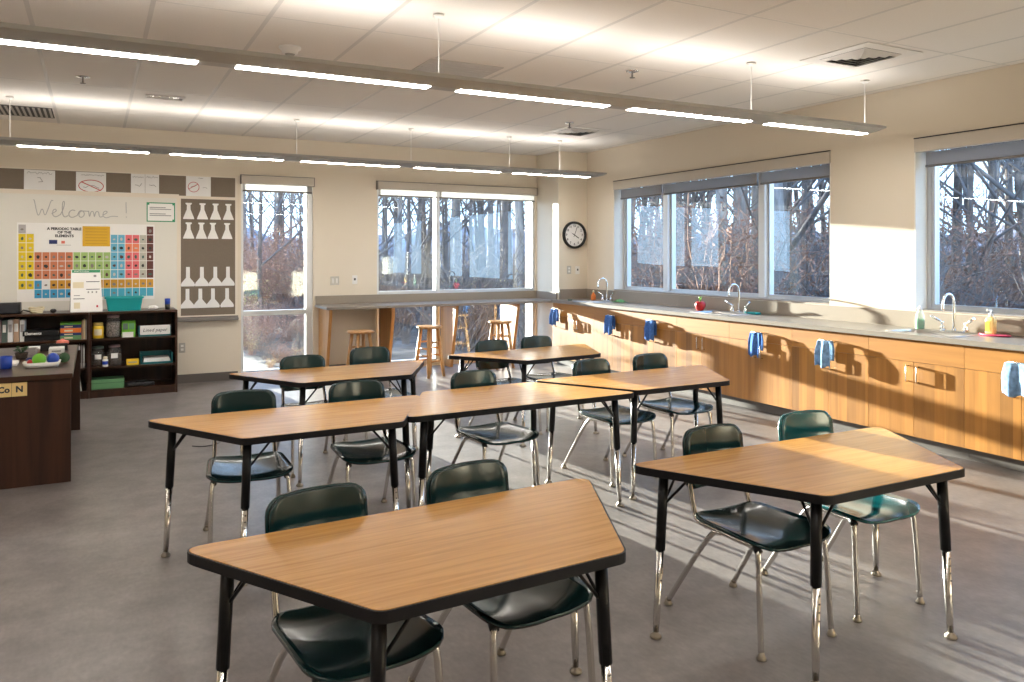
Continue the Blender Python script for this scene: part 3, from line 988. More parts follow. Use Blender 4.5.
def cabinet(y0, y1, label, single=False, bar=False):
    cy = (y0 + y1) / 2
    w = (y1 - y0) / 2
    t = thing('base_cabinet', label, 'cabinet', (XF, cy, 0), 0, 'maple base cabinets')
    MB().box(.021, .545, -w + .001, w - .001, .10, .70).box(.021, .05, -w + .001, w - .001, .70, CT - CTH).build('body', M['maple_panel'], t)
    MB().box(.07, .53, -w + .001, w - .001, 0, .10).build('toe_kick', M['base_rubber'], t)
    MB().box(0, .02, -w + .0015, w - .0015, .697, CT - CTH - .006).build('drawer_front', M['maple_h'], t)
    if bar:
        MB().tube([(0, -.07, .79), (-.034, -.07, .79), (-.034, .07, .79), (0, .07, .79)], .0045, 8).build('towel_pull', M['nickel'], t)
    doors = [(-w + .0015, w - .0015, w - .05)] if single else [(-w + .0015, -.0015, -.045), (.0015, w - .0015, .045)]
    for a, c, hy in doors:
        d = MB().box(0, .02, a, c, .10, .694).build('door', M['maple_v'], t)
        hh = link('handle', handle_me, d); hh.location = (0, hy if not single else 0, .600)
    return t


for k, (a, c) in enumerate(UNITS):
    cabinet(a, c, unit_labels[k], bar=k in (1, 2, 4, 5, 7))
cabinet(9.40, YC - .002, 'narrow maple filler cabinet against the clock pier', True, True)


# sinks and faucets
def sink(y, label):
    t = thing('sink', label, 'sink', ((SX0 + SX1) / 2, y, CT))
    hx, hy, dz = (SX1 - SX0) / 2, SHW, .15
    q = MB()
    def ring(e, z): return [(a, c, z) for a, c in round_poly([(-hx - e, -hy - e), (hx + e, -hy - e), (hx + e, hy + e), (-hx - e, hy + e)], .045)]
    q.loft([ring(.018, .0005), ring(.018, .004), ring(-.004, .004), ring(-.012, -.02), ring(-.02, -dz), ring(-.05, -dz - .012)], True, cap=False)
    q.f.append(tuple(range(len(q.v) - len(ring(0, 0)), len(q.v)))); q.s.append(False); q.m.append(0)
    q.build('basin', M['steel'], t)
    MB().lathe([(.0, -dz - .010), (.035, -dz - .009), (.04, -dz - .011)], n=14).build('drain', M['chrome_bright'], t)
    return t


def faucet(y, label, rz=0):
    t = thing('faucet', label, 'faucet', (6.265, y, CT), rz)
    MB().loft([[(a, c, z) for a, c in round_poly([(-.03, -.115), (.03, -.115), (.03, .115), (-.03, .115)], .028)] for z in (0, .016)], False).build('deck_plate', M['chrome_bright'], t)
    pts = [(0, 0, .016), (0, 0, .05), (0, 0, .23)]
    for k in range(1, 10):
        a = math.pi * k / 9
        pts.append((-.075 + .075 * math.cos(a), 0, .23 + .085 * math.sin(a)))
    pts += [(-.15, 0, .20), (-.15, 0, .175)]
    MB().tube(pts, [.018, .0115] + [.0105] * (len(pts) - 4) + [.011, .0135], 10).build('spout', M['chrome_bright'], t)
    for s in (-1, 1):
        v = MB().lathe([(.024, .016), (.022, .035), (.014, .045), (.013, .065), (.017, .072), (.012, .082)], (0, s * .10, 0), 12).build('valve', M['chrome_bright'], t)
        MB().tube([(0, s * .10, .074), (-.012, s * .135, .092), (-.03, s * .185, .125)], [.008, .009, .012], 8).build('lever', M['chrome_bright'], v)
    return t


sn = ['steel sink in the worktop nearest the clock pier', 'steel sink in the worktop beside the red apple', 'steel sink in the worktop beside the green soap bottle']
fn = ['chrome gooseneck faucet nearest the clock pier', 'chrome gooseneck faucet beside the red apple', 'chrome gooseneck faucet between the green and amber soap bottles']
for k, s in enumerate(SINKS):
    sink(s, sn[k]); faucet(s - .04, fn[k])


# towels over the handles
def towel(y, label, mat, w=.16, x=XF - .034, z=.785, seed=1, drop=.225, group=None):
    t = thing('towel', label, 'towel', (x, y, z), 0, group)
    r = random.Random(seed)
    ph = [r.uniform(0, 6) for _ in range(4)]
    grid = []
    nu, nv = 15, 18
    for i in range(nv):
        s = i / (nv - 1)
        row = []
        for j in range(nu):
            u = j / (nu - 1) - .5
            fold = .011 * math.sin(u * 11 + ph[0]) + .004 * math.sin(u * 23 + ph[1])
            pinch = 1 - .22 * math.exp(-((s - .5) / .12) ** 2)
            if s < .5:      # back drop behind the handle bars
                k = (.5 - s) / .5
                px, pz = .009, -k * drop * .75
                px -= .002 * math.sin(u * 20 + ph[2])
            else:
                k = (s - .5) / .5
                px, pz = -.020 - .016 * min(1, k * 2) + fold * min(1, .3 + k), -k * drop - .012 * math.sin(u * 9 + ph[3]) * k
            if abs(s - .5) < .06: pz += .010
            row.append((px, u * w * pinch * (1 + .12 * (1 - abs(2 * s - 1))), pz))
        grid.append(row)
    MB().sheet(grid, .004).build('cloth', mat, t)
    return t


towel(9.50, 'dark blue towel on the narrow cabinet by the pier', M['towel_blue'], .15, seed=2)
towel(UNITS[1][0] + .413, 'blue towel on the second cabinet from the pier', M['towel_blue'], .17, seed=3)
towel(UNITS[2][0] + .413, 'blue towel on the third cabinet from the pier', M['towel_blue'], .16, seed=4)
towel(UNITS[4][0] + .413, 'bright blue towel on the cabinet next to the apple sink', M['towel_blue'], .15, seed=5)
towel(UNITS[5][0] + .413, 'pale blue towel on the cabinet just left of the soap sink', M['towel_pale'], .16, seed=6)
towel(UNITS[7][0] + .413, 'pale blue crumpled towel on the cabinet below the pink dish', M['towel_pale'], .19, seed=7)

# things on the worktop
t = thing('apple', 'red apple-shaped jar with green stem beside the middle sink', 'apple', (6.10, 6.90, CT))
MB().lathe([(.012, .004), (.030, 0), (.048, .02), (.060, .055), (.058, .085), (.040, .105), (.015, .098)], n=18).build('body', M['red'], t)
q = MB()
for a in (0, 1.2, 2.4, 3.7, 5):
    q.tube([(0, 0, .095), (.006 * math.cos(a), .006 * math.sin(a), .13), (.022 * math.cos(a), .022 * math.sin(a), .16)], [.004, .005, .002], 6)
q.build('stem', M['lime'], t)
t = thing('sponge', 'teal sponge lying behind the middle sink by the faucet', 'sponge', (6.245, 6.22, CT))
MB().box(-.04, .04, -.07, .07, 0, .022, ch=.008).build('foam', M['teal_plastic'], t)
t = thing('soap_bottle', 'clear squeeze bottle of green dish soap behind the sink', 'bottle', (6.245, 4.30, CT))
MB().lathe([(.03, 0), (.036, .01), (.037, .08), (.035, .085)], n=14).build('green_soap', M['soap_green'], t)
MB().lathe([(.031, 0), (.0375, .01), (.038, .09), (.032, .13), (.018, .155), (.014, .165)], n=14).build('bottle', M['bottle_clear'], t)
MB().lathe([(.018, .160), (.018, .18), (.010, .186), (.007, .20)], n=12).build('cap', M['white_plastic'], t)
t = thing('pump_bottle', 'amber hand soap pump bottle standing on the pink dish', 'bottle', (6.25, 3.70, CT + .012))
MB().loft([[(a, c, z) for a, c in round_poly([(-s * .7, -s), (s * .7, -s), (s * .7, s), (-s * .7, s)], .016)] for s, z in ((.034, .0), (.036, .01), (.036, .115), (.026, .132), (.013, .138))], True).build('bottle', M['soap_amber'], t)
MB().lathe([(.014, .138), (.016, .142), (.016, .158), (.005, .16), (.005, .185)], n=12).tube([(.008, 0, .186), (-.045, .0, .190), (-.055, 0, .182)], .007, 8).build('pump', M['white_plastic'], t)
MB().box(-.0265, -.0258, -.005, .03, .02, .10).build('label_patch', M['yellow'], t)
t = thing('soap_dish', 'pink oval soap dish under the amber pump bottle', 'dish', (6.235, 3.66, CT))
MB().loft([[(s * .075 * math.cos(2 * math.pi * k / 24), s * .12 * math.sin(2 * math.pi * k / 24), z) for k in range(24)] for s, z in ((.85, 0), (.98, .006), (1, .012), (.9, .0119), (.8, .0115))], True).build('dish', M['pink_dish'], t)
t = thing('amber_bottle', 'small amber bottle behind the sink nearest the pier', 'bottle', (6.20, 9.22, CT))
MB().lathe([(.03, 0), (.034, .01), (.034, .07), (.014, .095), (.012, .115)], n=12).build('bottle', M['orange'], t)
MB().lathe([(.014, .110), (.014, .13), (.006, .14)], n=10).build('cap', M['cream'], t)
t = thing('dish_cloth', 'green scrunched dish cloth beside the sink nearest the pier', 'cloth', (6.22, 8.62, CT))
r = random.Random(5)
g = []
for i in range(13):
    row = []
    for j in range(13):
        u, v = i / 6 - 1, j / 6 - 1
        rr = min(1, math.hypot(u, v))
        row.append((u * .055, v * .11, .006 + .045 * (1 - rr ** 2) * (.6 + .4 * math.sin(u * 9 + 1) * math.cos(v * 8)) ))
    g.append(row)
MB().sheet([[tuple(p) for p in row] for row in g], -.003).build('cloth', plain('cloth_green', (.14, .34, .14), .9), t)
t = thing('soap_can', 'small grey dish standing beside the far sink', 'dish', (5.835, 9.26, CT))
MB().lathe([(.022, 0), (.03, .006), (.033, .018), (.028, .017), (.02, .008)], n=14).build('dish', M['book_green'], t)


# ------------------------------------------------------------------ student tables
TZ = .70


def trapezoid(L_, S_, D_):
    # long side at +y (local), long side centre at origin
    return [(-L_ / 2, 0), (-S_ / 2, -D_), (S_ / 2, -D_), (L_ / 2, 0)]


def make_table(label, loc, rz):
    t = thing('student_table', label, 'table', loc, rz, 'trapezoid student tables')
    poly = round_poly(trapezoid(1.555, .79, .685), .055, 6)
    MB().prism(poly, TZ - .032, TZ - .0015).build('edge_band', M['black_edge'], t)
    MB().prism(inset(poly, .006), TZ - .0015, TZ).build('tabletop', M['laminate'], t)
    corners = [((-.635, -.075), 0), ((-.36, -.60), 0), ((.36, -.60), 0), ((.635, -.075), 0)]
    for (x, y), _ in corners:
        c = Vector((0, -.32)); d = (Vector((x, y)) - c).normalized()
        top = Vector((x, y, TZ - .03)); foot = Vector((x + d.x * .035, y + d.y * .035, .0))
        P = lambda z: tuple(foot + (top - foot) * (z / (TZ - .03)))
        leg = MB().tube([P(.355), P(TZ - .031)], .0205, 12).build('leg', M['black_metal'], t)
        MB().tube([P(.024), P(.10), P(.358)], [.0115, .0145, .016], 12).build('leg_insert', M['chrome'], leg)
        MB().lathe([(.023, 0), (.025, .004), (.022, .012), (.010, .02), (.009, .03)], (foot.x, foot.y, 0), 12).build('glide', M['glide'], leg)
        hq = MB()
        for k in range(4):
            p = Vector(P(.325 - k * .03))
            hq.tube([p + Vector((0, -.0167, 0)), p + Vector((0, -.0145, 0))], .0035, 6)
        tag(hq.build('height_holes', M['ink_black'], leg), kind='stuff')
        for sgn in (-1, 1):
            a = Vector(P(TZ - .17)); perp = Vector((-d.x * .8 - sgn * d.y * .6, -d.y * .8 + sgn * d.x * .6))
            e = Vector((a.x + perp.x * .12, a.y + perp.y * .12, TZ - .033))
            MB().tube([a, e], .0058, 6).build('brace', M['black_metal'], leg)
    note_kids(t)
    return t


tables = [
    ('trapezoid woodgrain table standing alone, farthest from all the windows and sinks', .942, 2.497, 2.6),
    ('trapezoid woodgrain table standing alone closest to the soap sink', 2.678, 2.598, -.3),
    ('trapezoid woodgrain table at the desk end of the joined row of three', .99, 4.48, 1.0),
    ('trapezoid woodgrain table in the middle of the joined row of three', 2.206, 3.90, 181.3),
    ('trapezoid woodgrain table at the cabinet end of the joined row of three', 3.392, 4.675, 1.5),
    ('trapezoid woodgrain table in the last row between desk and stools', 1.595, 5.95, .8),
    ('trapezoid woodgrain table in the last row close to the cabinets', 3.39, 6.255, 6.5)]
proto = None
for lab, ax, ay, rz in tables:
    loc = (ax, ay, 0)
    if proto is None:
        proto = make_table(lab, loc, rz)
    else:
        dup(proto, loc, rz, lab)


proto.scale = (.95, 1.0, 1.0)

# ------------------------------------------------------------------ chairs
def make_chair(label, loc, rz, shell):
    t = thing('student_chair', label, 'chair', loc, rz, 'student chairs')
    # seat shell
    def half(y, y0, y1, w, r0, r1):
        d0, d1 = y - y0, y1 - y
        if d0 < r0: w -= r0 - math.sqrt(max(0, r0 * r0 - (r0 - d0) ** 2))
        if d1 < r1: w -= r1 - math.sqrt(max(0, r1 * r1 - (r1 - d1) ** 2))
        return w
    def rows(y0, y1, r0, r1, n):
        a = [y0 + r0 * (1 - math.cos(math.pi / 2 * k / 4)) for k in range(4)]
        b_ = [y1 - r1 * (1 - math.cos(math.pi / 2 * k / 4)) for k in range(4)][::-1]
        m_ = [y0 + r0 + (y1 - r1 - y0 - r0) * k / n for k in range(n + 1)]
        return a + m_ + b_
    grid = []
    nu = 17
    for yv in rows(-.295, .135, .075, .07, 7):
        v = (yv + .08) / .215
        hw = half(yv, -.295, .135, .205 - .012 * v, .075, .07)
        row = []
        for j in range(nu):
            u = j / (nu - 1) * 2 - 1
            x = u * hw
            e = x / .205
            z = .436 - .020 * (1 - min(1, e * e)) * (1 - .4 * v * v) + .006 * abs(e) ** 3
            z -= .075 * max(0, -v - .62) ** 2
            z += .085 * max(0, v - .62) ** 2
            z += .004 * math.exp(-(e / .22) ** 2) * max(0, -v)
            row.append((x, yv - .012 * (1 - e * e) * max(0, -v), z))
        grid.append(row)
    st = MB().sheet(grid, -.012).build('seat', shell, t)
    # backrest shell
    grid = []
    nu = 15
    for zv in rows(.528, .768, .05, .045, 5):
        hw = half(zv, .528, .768, .171 - .02 * (zv - .528), .05, .045)
        row = []
        for j in range(nu):
            u = j / (nu - 1) * 2 - 1
            x = u * hw
            e = x / .176
            row.append((x, .203 - .024 * e * e + (zv - .65) * .10 + .006, zv + .010 * (1 - e * e) * max(0, (zv - .648) / .12)))
        grid.append(row)
    nv = len(grid)
    bk = MB().sheet(grid, .013).build('backrest', shell, t)
    rim_pts = [grid[0][j] for j in range(nu)] + [grid[i][nu - 1] for i in range(1, nv)] + [grid[nv - 1][j] for j in range(nu - 2, -1, -1)] + [grid[i][0] for i in range(nv - 2, -1, -1)]
    MB().tube([(a, c + .006, d) for a, c, d in rim_pts], .008, 6, cap=False).build('rim', shell, bk)
    for s in (-1, 1):
        pts = bez([(s * .198, -.272, .018), (s * .190, -.250, .37), (s * .178, -.238, .412), (s * .168, -.18, .405), (s * .160, .06, .405), (s * .160, .128, .41), (s * .160, .150, .46), (s * .150, .200, .62), (s * .146, .222, .72)], 2)
        MB().tube(pts, .0115, 10).build('side_frame', M['chrome'], t)
        MB().lathe([(.019, 0), (.020, .006), (.014, .016), (.010, .03)], (s * .198, -.273, 0), 12).build('glide', M['glide'], t)
        MB().tube(bez([(s * .165, -.02, .402), (s * .168, .04, .385), (s * .196, .272, .018)], 2), .0115, 10).build('rear_leg', M['chrome'], t)
        MB().lathe([(.019, 0), (.020, .006), (.014, .016), (.010, .03)], (s * .196, .273, 0), 12).build('glide', M['glide'], t)
        MB().tube([(s * .18, -.244, .395), (s * .174, -.22, .412)], .016, 8).build('bracket', M['black_metal'], t)
    MB().tube([(-.165, -.13, .398), (.165, -.13, .398)], .009, 8).build('cross_bar', M['chrome'], t)
    MB().tube([(-.162, .075, .398), (.162, .075, .398)], .009, 8).build('cross_bar', M['chrome'], t)
    note_kids(t)
    return t


ch = [
    ('dark green chair at the foreground table, on its desk-facing side', .675, 2.375, 8, 0),
    ('dark green chair at the foreground table, nearer the lone table by the sinks', 1.235, 2.42, 7, 0),
    ('dark green chair at the lone table by the sinks, nearer the desk', 2.45, 2.485, 1, 0),
    ('teal-seated chair at the lone table by the sinks, nearer the cabinets', 3.06, 2.515, -2, 1),
    ('dark green chair at the joined row, closest to the desk', .73, 4.43, -5, 0),
    ('dark green chair at the joined row, second from the desk', 1.41, 4.46, 0, 0),
    ('dark green chair at the joined row, behind the middle table', 2.235, 4.51, 5, 0),
    ('dark green chair at the joined row, second from the cabinets', 3.24, 4.62, 5, 0),
    ('dark green chair at the joined row, closest to the cabinets', 3.82, 4.68, 3, 0),
    ('dark green chair at the last-row table by the desk, nearer the bookcase', 1.41, 5.84, 2, 0),
    ('dark green chair at the last-row table by the desk, nearer the stools', 2.03, 6.12, 2, 0),
    ('dark green chair at the last-row table by the cabinets, nearer the stools', 3.18, 6.13, 6, 0),
    ('dark green chair at the last-row table by the cabinets, nearer the cabinets', 3.70, 6.24, 4, 0)]
protos = {}
for lab, x, y, rz, k in ch:
    if k not in protos:
        protos[k] = make_chair(lab, (x, y, 0), rz, M['shell_green'] if k == 0 else M['shell_teal'])
    else:
        dup(protos[k], (x, y, 0), rz, lab)


# ------------------------------------------------------------------ stools
def make_stool(label, loc, rz):
    t = thing('wooden_stool', label, 'stool', loc, rz, 'wooden stools')
    MB().lathe([(.135, .612), (.158, .618), (.165, .630), (.160, .643), (.12, .646), (.04, .643)], n=28).build('seat', M['stool_wood'], t)
    legs = []
    for k in range(4):
        a = math.pi / 4 + k * math.pi / 2
        tp = Vector((.105 * math.cos(a), .105 * math.sin(a), .615)); ft = Vector((.185 * math.cos(a), .185 * math.sin(a), 0.0))
        legs.append((tp, ft))
        MB().tube([ft, ft + (tp - ft) * .25, tp], [.019, .025, .022], 10).build('leg', M['stool_wood'], t)
    for k in range(4):
        a, c = legs[k], legs[(k + 1) % 4]
        for h_ in ((.20, .44) if k % 2 == 0 else (.27, .36)):
            p = a[1] + (a[0] - a[1]) * (h_ / .615); q_ = c[1] + (c[0] - c[1]) * (h_ / .615)
            MB().tube([p, q_], .012, 8).build('rung', M['stool_wood'], t)
    note_kids(t)
    return t


s0 = make_stool('honey wood stool against the solid wall pier under the counter', (2.82, 9.17, 0), 12)
dup(s0, (3.78, 9.36, 0), 20, 'honey wood stool in front of the narrow window pane')
dup(s0, (4.93, 9.62, 0), 5, 'honey wood stool tucked under the counter before the wide window pane')

# ------------------------------------------------------------------ bookcases and what they hold
BY0, BY1, BH = 9.62, 10.12, .93


def bookcase(x0, x1, label):
    t = thing('bookcase', label, 'bookcase', ((x0 + x1) / 2, BY0, 0))
    w = (x1 - x0) / 2
    d = BY1 - BY0
    for s in (-1, 1):
        MB().box(min(s * w, s * (w - .022)), max(s * w, s * (w - .022)), 0, d, 0, BH - .022).build('side_panel', M['walnut'], t)
    MB().box(-w, w, -.008, d, BH - .022, BH, ch=.003).build('top', M['walnut_h'], t)
    MB().box(-w + .022, w - .022, d - .01, d, .06, BH - .022).build('back_panel', M['walnut'], t)
    for z in (.065, .31, .62):
        MB().box(-w + .022, w - .022, .012, d - .01, z, z + .02).build('shelf', M['walnut_h'], t)
    MB().box(-w + .022, w - .022, .015, .03, 0, .065).build('plinth', M['walnut'], t)
    return t


bookcase(-.05, .83, 'dark walnut bookcase with jars and teal trays beside the outlet')
bookcase(-.932, -.052, 'dark walnut bookcase with binders and games behind the desk')
S1, S2, S3 = .64, .33, .085


def jar(label, x, y, z, r_, h_, fill, lid, fillh=.7, cat='jar'):
    t = thing('glass_jar', label, cat, (x, y, z))
    MB().lathe([(r_ * .8, .004), (r_ * .93, .012), (r_ * .93, h_ * fillh)], n=16).build('contents', M[fill], t)
    MB().lathe([(r_ * .85, 0), (r_, .015), (r_, h_ * .72), (r_ * .72, h_ * .88), (r_ * .72, h_ * .93)], n=18).build('glass', M['jar_glass'], t)
    if fill == 'soil_dark':
        MB().loft([[(r_ * 1.01 * math.sin(a), -r_ * 1.01 * math.cos(a), z_) for a in [(-.45 + .9 * k / 6) for k in range(7)]] for z_ in (h_ * .38, h_ * .62)], True, cap=False, close=False).build('label_patch', M['paper'], t)
    MB().lathe([(r_ * .78, h_ * .90), (r_ * .78, h_), (r_ * .7, h_ * 1.01)], n=18).build('lid', M[lid], t)
    return t


def boxy(name, label, cat, x, y, z, w, d, h_, mat, parts=()):
    t = thing(name, label, cat, (x, y, z))
    MB().box(-w / 2, w / 2, 0, d, 0, h_, ch=.003).build('body', M[mat], t)
    for pn, (a, c, e, f), pm in parts:      # flat print on the front
        MB().box(-w / 2 + a * w, -w / 2 + c * w, -.0015, 0, e * h_, f * h_).build(pn, M[pm], t)
    return t


t = thing('yellow_canister', 'yellow canister with a pale label on the top shelf', 'canister', (.035, BY0 + .10, S1))
MB().lathe([(.052, 0), (.056, .01), (.056, .125), (.050, .135)], n=18).build('body', M['yellow'], t)
MB().lathe([(.050, .135), (.050, .165), (.045, .172)], n=18).build('lid', M['pale_yellow'], t)
MB().loft([[(.0575 * math.sin(a), -.0575 * math.cos(a), z) for a in [(-.7 + 1.4 * k / 8) for k in range(9)]] for z in (.035, .10)], True, cap=False, close=False).build('label_patch', M['cream'], t)
jar('large glass jar with a dark lid full of pale pieces on the top shelf', .185, BY0 + .12, S1, .078, .245, 'jar_bits', 'book_mauve')
boxy('green_carton', 'green carton with a white lower band on the top shelf', 'box', .335, BY0 + .06, S1, .135, .12, .178, 'lime', [('white_band', (.04, .85, .0, .32), 'paper_white'), ('picture', (.08, .45, .48, .86), 'book_green'), ('picture', (.52, .92, .48, .86), 'box_green')])
t = thing('paper_tray', 'teal tray with a white front lettered Lined paper', 'tray', (.60, BY0 + .05, S1))
MB().box(-.165, .165, 0, .28, 0, .012).box(-.165, -.158, 0, .28, .012, .10).box(.158, .165, 0, .28, .012, .10).box(-.158, .158, 0, .008, .012, .03).box(-.158, .158, .272, .28, .012, .10).build('tray', M['teal_dark'], t)
MB().box(-.15, .158, -.003, 0, .018, .122).build('sign_card', M['paper_white'], t)
text_part('lettering', 'Lined paper', .052, (0, -.0045, .068), M['ink_black'], t, shear=.25)
t = thing('paper_stack', 'stack of white paper lying in the lettered teal tray', 'paper', (.60, BY0 + .06, S1 + .0125))
MB().box(-.14, .14, 0, .25, 0, .05).build('sheets', M['paper'], t)
jar('glass jar of dark beans with a white tag, nearer the desk', .035, BY0 + .13, S2, .072, .215, 'soil_dark', 'book_green', .55)
jar('glass jar of dark beans with a white tag, nearer the yellow box', .195, BY0 + .13, S2, .075, .225, 'soil_dark', 'book_mauve', .55)
t = thing('pill_bottle', 'small white bottle with a blue label and cap between the bean jars', 'bottle', (.105, BY0 + .04, S2))
MB().lathe([(.026, 0), (.028, .006), (.028, .075), (.02, .085)], n=14).build('bottle', M['white_plastic'], t)
MB().lathe([(.022, .084), (.022, .108), (.018, .111)], n=14).build('cap', M['cream'], t)
MB().lathe([(.0285, .025), (.0285, .062)], n=14, cap=False).build('label_patch', M['cobalt'], t)
boxy('yellow_box', 'small flat yellow box on the middle shelf', 'box', .375, BY0 + .05, S2, .125, .09, .062, 'yellow', [('print_line', (.15, .85, .4, .6), 'ink_grey')])
t = thing('paper_tray', 'teal open tray holding loose paper on the middle shelf', 'tray', (.62, BY0 + .05, S2))
MB().box(-.165, .165, 0, .28, 0, .01).box(-.165, -.155, 0, .28, .01, .115).box(.155, .165, 0, .28, .01, .115).box(-.155, .155, 0, .008, .01, .022).box(-.155, .155, .272, .28, .01, .115).build('tray', M['teal_dark'], t)
t = thing('paper_stack', 'loose white papers in the open teal tray', 'paper', (.62, BY0 + .062, S2 + .0105))
MB().box(-.135, .14, 0, .25, 0, .03).box(-.13, .13, .005, .24, .03, .052).build('sheets', M['paper'], t)
boxy('flat_box', 'flat pale green box on the bottom shelf', 'box', .125, BY0 + .04, S3, .335, .24, .105, 'box_green', [('lid_edge', (0, 1, .62, .66), 'leaf_dark')])
t = thing('black_case', 'long low black case with a handle on the bottom shelf', 'case', (.46, BY0 + .06, S3))
MB().box(-.14, .14, 0, .16, 0, .045, ch=.012).build('case_body', M['black_plastic'], t)
MB().tube([(-.05, .02, .042), (-.045, .02, .065), (.045, .02, .065), (.05, .02, .042)], .006, 8).build('handle', M['black_plastic'], t)

# left unit: upper shelf
bx = -.905
for k, (w, h_, mt, lab) in enumerate([(.05, .235, 'book_mauve', 'mauve binder standing at the end of the upper shelf'), (.045, .230, 'book_green', 'dark green binder standing between mauve and white binders'),
                                      (.045, .232, 'paper', 'white binder standing between green and tan binders'), (.05, .240, 'book_tan', 'tan binder standing between two white binders'), (.045, .228, 'paper', 'white binder standing last beside the black game boxes')]):
    t = thing('binder', lab, 'binder', (bx + w / 2, BY0 + .06, S1), 0, 'binders behind the desk')
    MB().box(-w / 2, w / 2, 0, .24, 0, h_, ch=.003).build('cover', M[mt], t)
    MB().box(-w / 2 + .008, w / 2 - .008, -.001, 0, h_ * .45, h_ * .8).build('spine_label', M['paper_white' if mt != 'paper' else 'book_grey'], t)
    bx += w + .006
t = thing('game_box', 'flat black box lettered Elements lying under another black box', 'box', (-.47, BY0 + .06, S1))
MB().box(-.185, .185, 0, .25, 0, .055, ch=.003).build('body', M['black_plastic'], t)
t = thing('game_box', 'flat black box with white Elements lettering, upper of two', 'box', (-.50, BY0 + .05, S1 + .0552))
MB().box(-.165, .165, 0, .25, 0, .055, ch=.003).build('body', M['black_plastic'], t)
text_part('lettering', 'Elements', .042, (-.07, -.0015, .027), M['paper_white'], t, bold=.001)
stack = [(.045, 'box_green', 'dark green game box at the bottom of the stack'), (.028, 'navy', 'navy game box in the stack, above the green one'), (.05, 'orange', 'orange game box in the middle of the stack'), (.035, 'navy', 'thick navy game box near the top of the stack'), (.022, 'lime', 'thin bright green box topping the game stack')]
z = S1
for k, (h_, mt, lab) in enumerate(stack):
    t = thing('game_box', lab, 'box', (-.225, BY0 + .05 + .004 * k, z))
    MB().box(-.098, .098, 0, .2, 0, h_, ch=.002).build('body', M[mt], t)
    MB().box(-.06, .02, -.0012, 0, h_ * .3, h_ * .65).build('print_line', M['cream' if mt != 'lime' else 'ink_green'], t)
    z += h_ + .0003
for k, (mt, h_, lab) in enumerate([('book_tan', .20, 'tan paperback standing beside the game stack'), ('cream', .21, 'cream booklet standing beside the bookcase divider'), ('book_grey', .205, 'grey booklet pressed against the bookcase divider')]):
    t = thing('booklet', lab, 'book', (-.113 + k * .017, BY0 + .05, S1))
    MB().box(-.0075, .0075, 0, .16, 0, h_).build('cover', M[mt], t)
for k, (mt, h_, x, lab) in enumerate([('book_grey', .235, -.165, 'grey file folder, first of four on the middle shelf'), ('paper', .24, -.145, 'white file folder, second of four on the middle shelf'), ('book_grey', .245, -.122, 'grey file folder, third of four on the middle shelf'), ('paper', .235, -.10, 'white file folder, last of four by the divider')]):
    t = thing('file_folder', lab, 'folder', (x, BY0 + .05, S2), 0, 'folders on the middle shelf')
    MB().box(-.006, .006, 0, .22, 0, h_).build('cover', M[mt], t)
for k, (mt, x, rr, lab) in enumerate([('paper', -.175, 8, 'white booklet leaning on the bottom shelf'), ('sage', -.150, 8, 'pale green booklet leaning on the bottom shelf'), ('paper_white', -.125, 8, 'white booklet leaning on a green booklet, next to the divider')]):
    t = thing('booklet', lab, 'book', (x, BY0 + .05, S3 + .001))
    t.rotation_euler = (0, R(-rr), 0)
    MB().box(-.005, .005, 0, .2, 0, .20).build('cover', M[mt], t)

# on top of the bookcases
t = thing('speaker', 'long black speaker lying on the bookcase top', 'speaker', (-.86, BY0 + .15, BH))
MB().loft([[(x, .0 + p, q_) for p, q_ in round_poly([(-.06, 0), (.06, 0), (.06, .12), (-.06, .12)], .03)] for x in (-.17, .175)], False).build('body', M['black_plastic'], t)
MB().box(-.15, .15, -.0615, -.06, .015, .10).build('grille', M['ink_black'], t)
t = thing('cable_bundle', 'cream coiled cable beside the black speaker', 'cable', (-.545, BY0 + .16, BH))
q = MB()
for k in range(3):
    q.tube([((.05 + .008 * k) * math.cos(2 * math.pi * i / 16), .03 * math.sin(2 * math.pi * i / 16), .012 + .02 * k + .008 * math.sin(4 * math.pi * i / 16)) for i in range(17)], .011, 8)
q.build('coil', M['cream'], t)
MB().tube([(-.06, 0, .02), (-.12, .01, .035), (-.15, .02, .008)], .007, 6).build('lead', M['black_plastic'], t)
t = thing('computer_mouse', 'small black computer mouse on the bookcase top', 'mouse', (-.39, BY0 + .14, BH))
MB().ball((0, 0, .022), .032, .05, .022).build('shell', M['black_plastic'], t)
MB().box(-.003, .003, -.045, -.01, .037, .044).build('wheel', M['book_grey'], t)
t = thing('flip_chart', 'white standing flip chart with a green header bar', 'flip chart', (-.075, BY0 + .10, BH))
def slab(bl, br, tl, tr, th_): return MB().add([bl, br, tr, tl] + [(p[0], p[1] + th_, p[2]) for p in (bl, br, tr, tl)], [(0, 1, 2, 3), (7, 6, 5, 4), (0, 4, 5, 1), (1, 5, 6, 2), (2, 6, 7, 3), (3, 7, 4, 0)])
slab((-.155, .0, .002), (.155, .0, .002), (-.150, .135, .46), (.135, .135, .46), .006).build('front_page', M['paper_white'], t)
slab((-.17, .31, .002), (.15, .31, .002), (-.150, .142, .458), (.135, .142, .458), .006).build('back_page', M['book_grey'], t)
F_ = lambda u, v, e: (-.15 + .29 * u, .135 * v - e, .002 + .458 * v)
def patch(u0, u1, v0, v1): return MB().add([F_(u0, v0, .002), F_(u1, v0, .002), F_(u1, v1, .002), F_(u0, v1, .002)], [(0, 1, 2, 3)])
patch(.03, .97, .925, .99).build('header_bar', M['ink_green'], t)
for a in ((.5, .95, .70, .715), (.5, .95, .52, .535), (.08, .45, .30, .315), (.1, .3, .38, .39)): patch(*a).build('print_line', M['ink_black'], t)
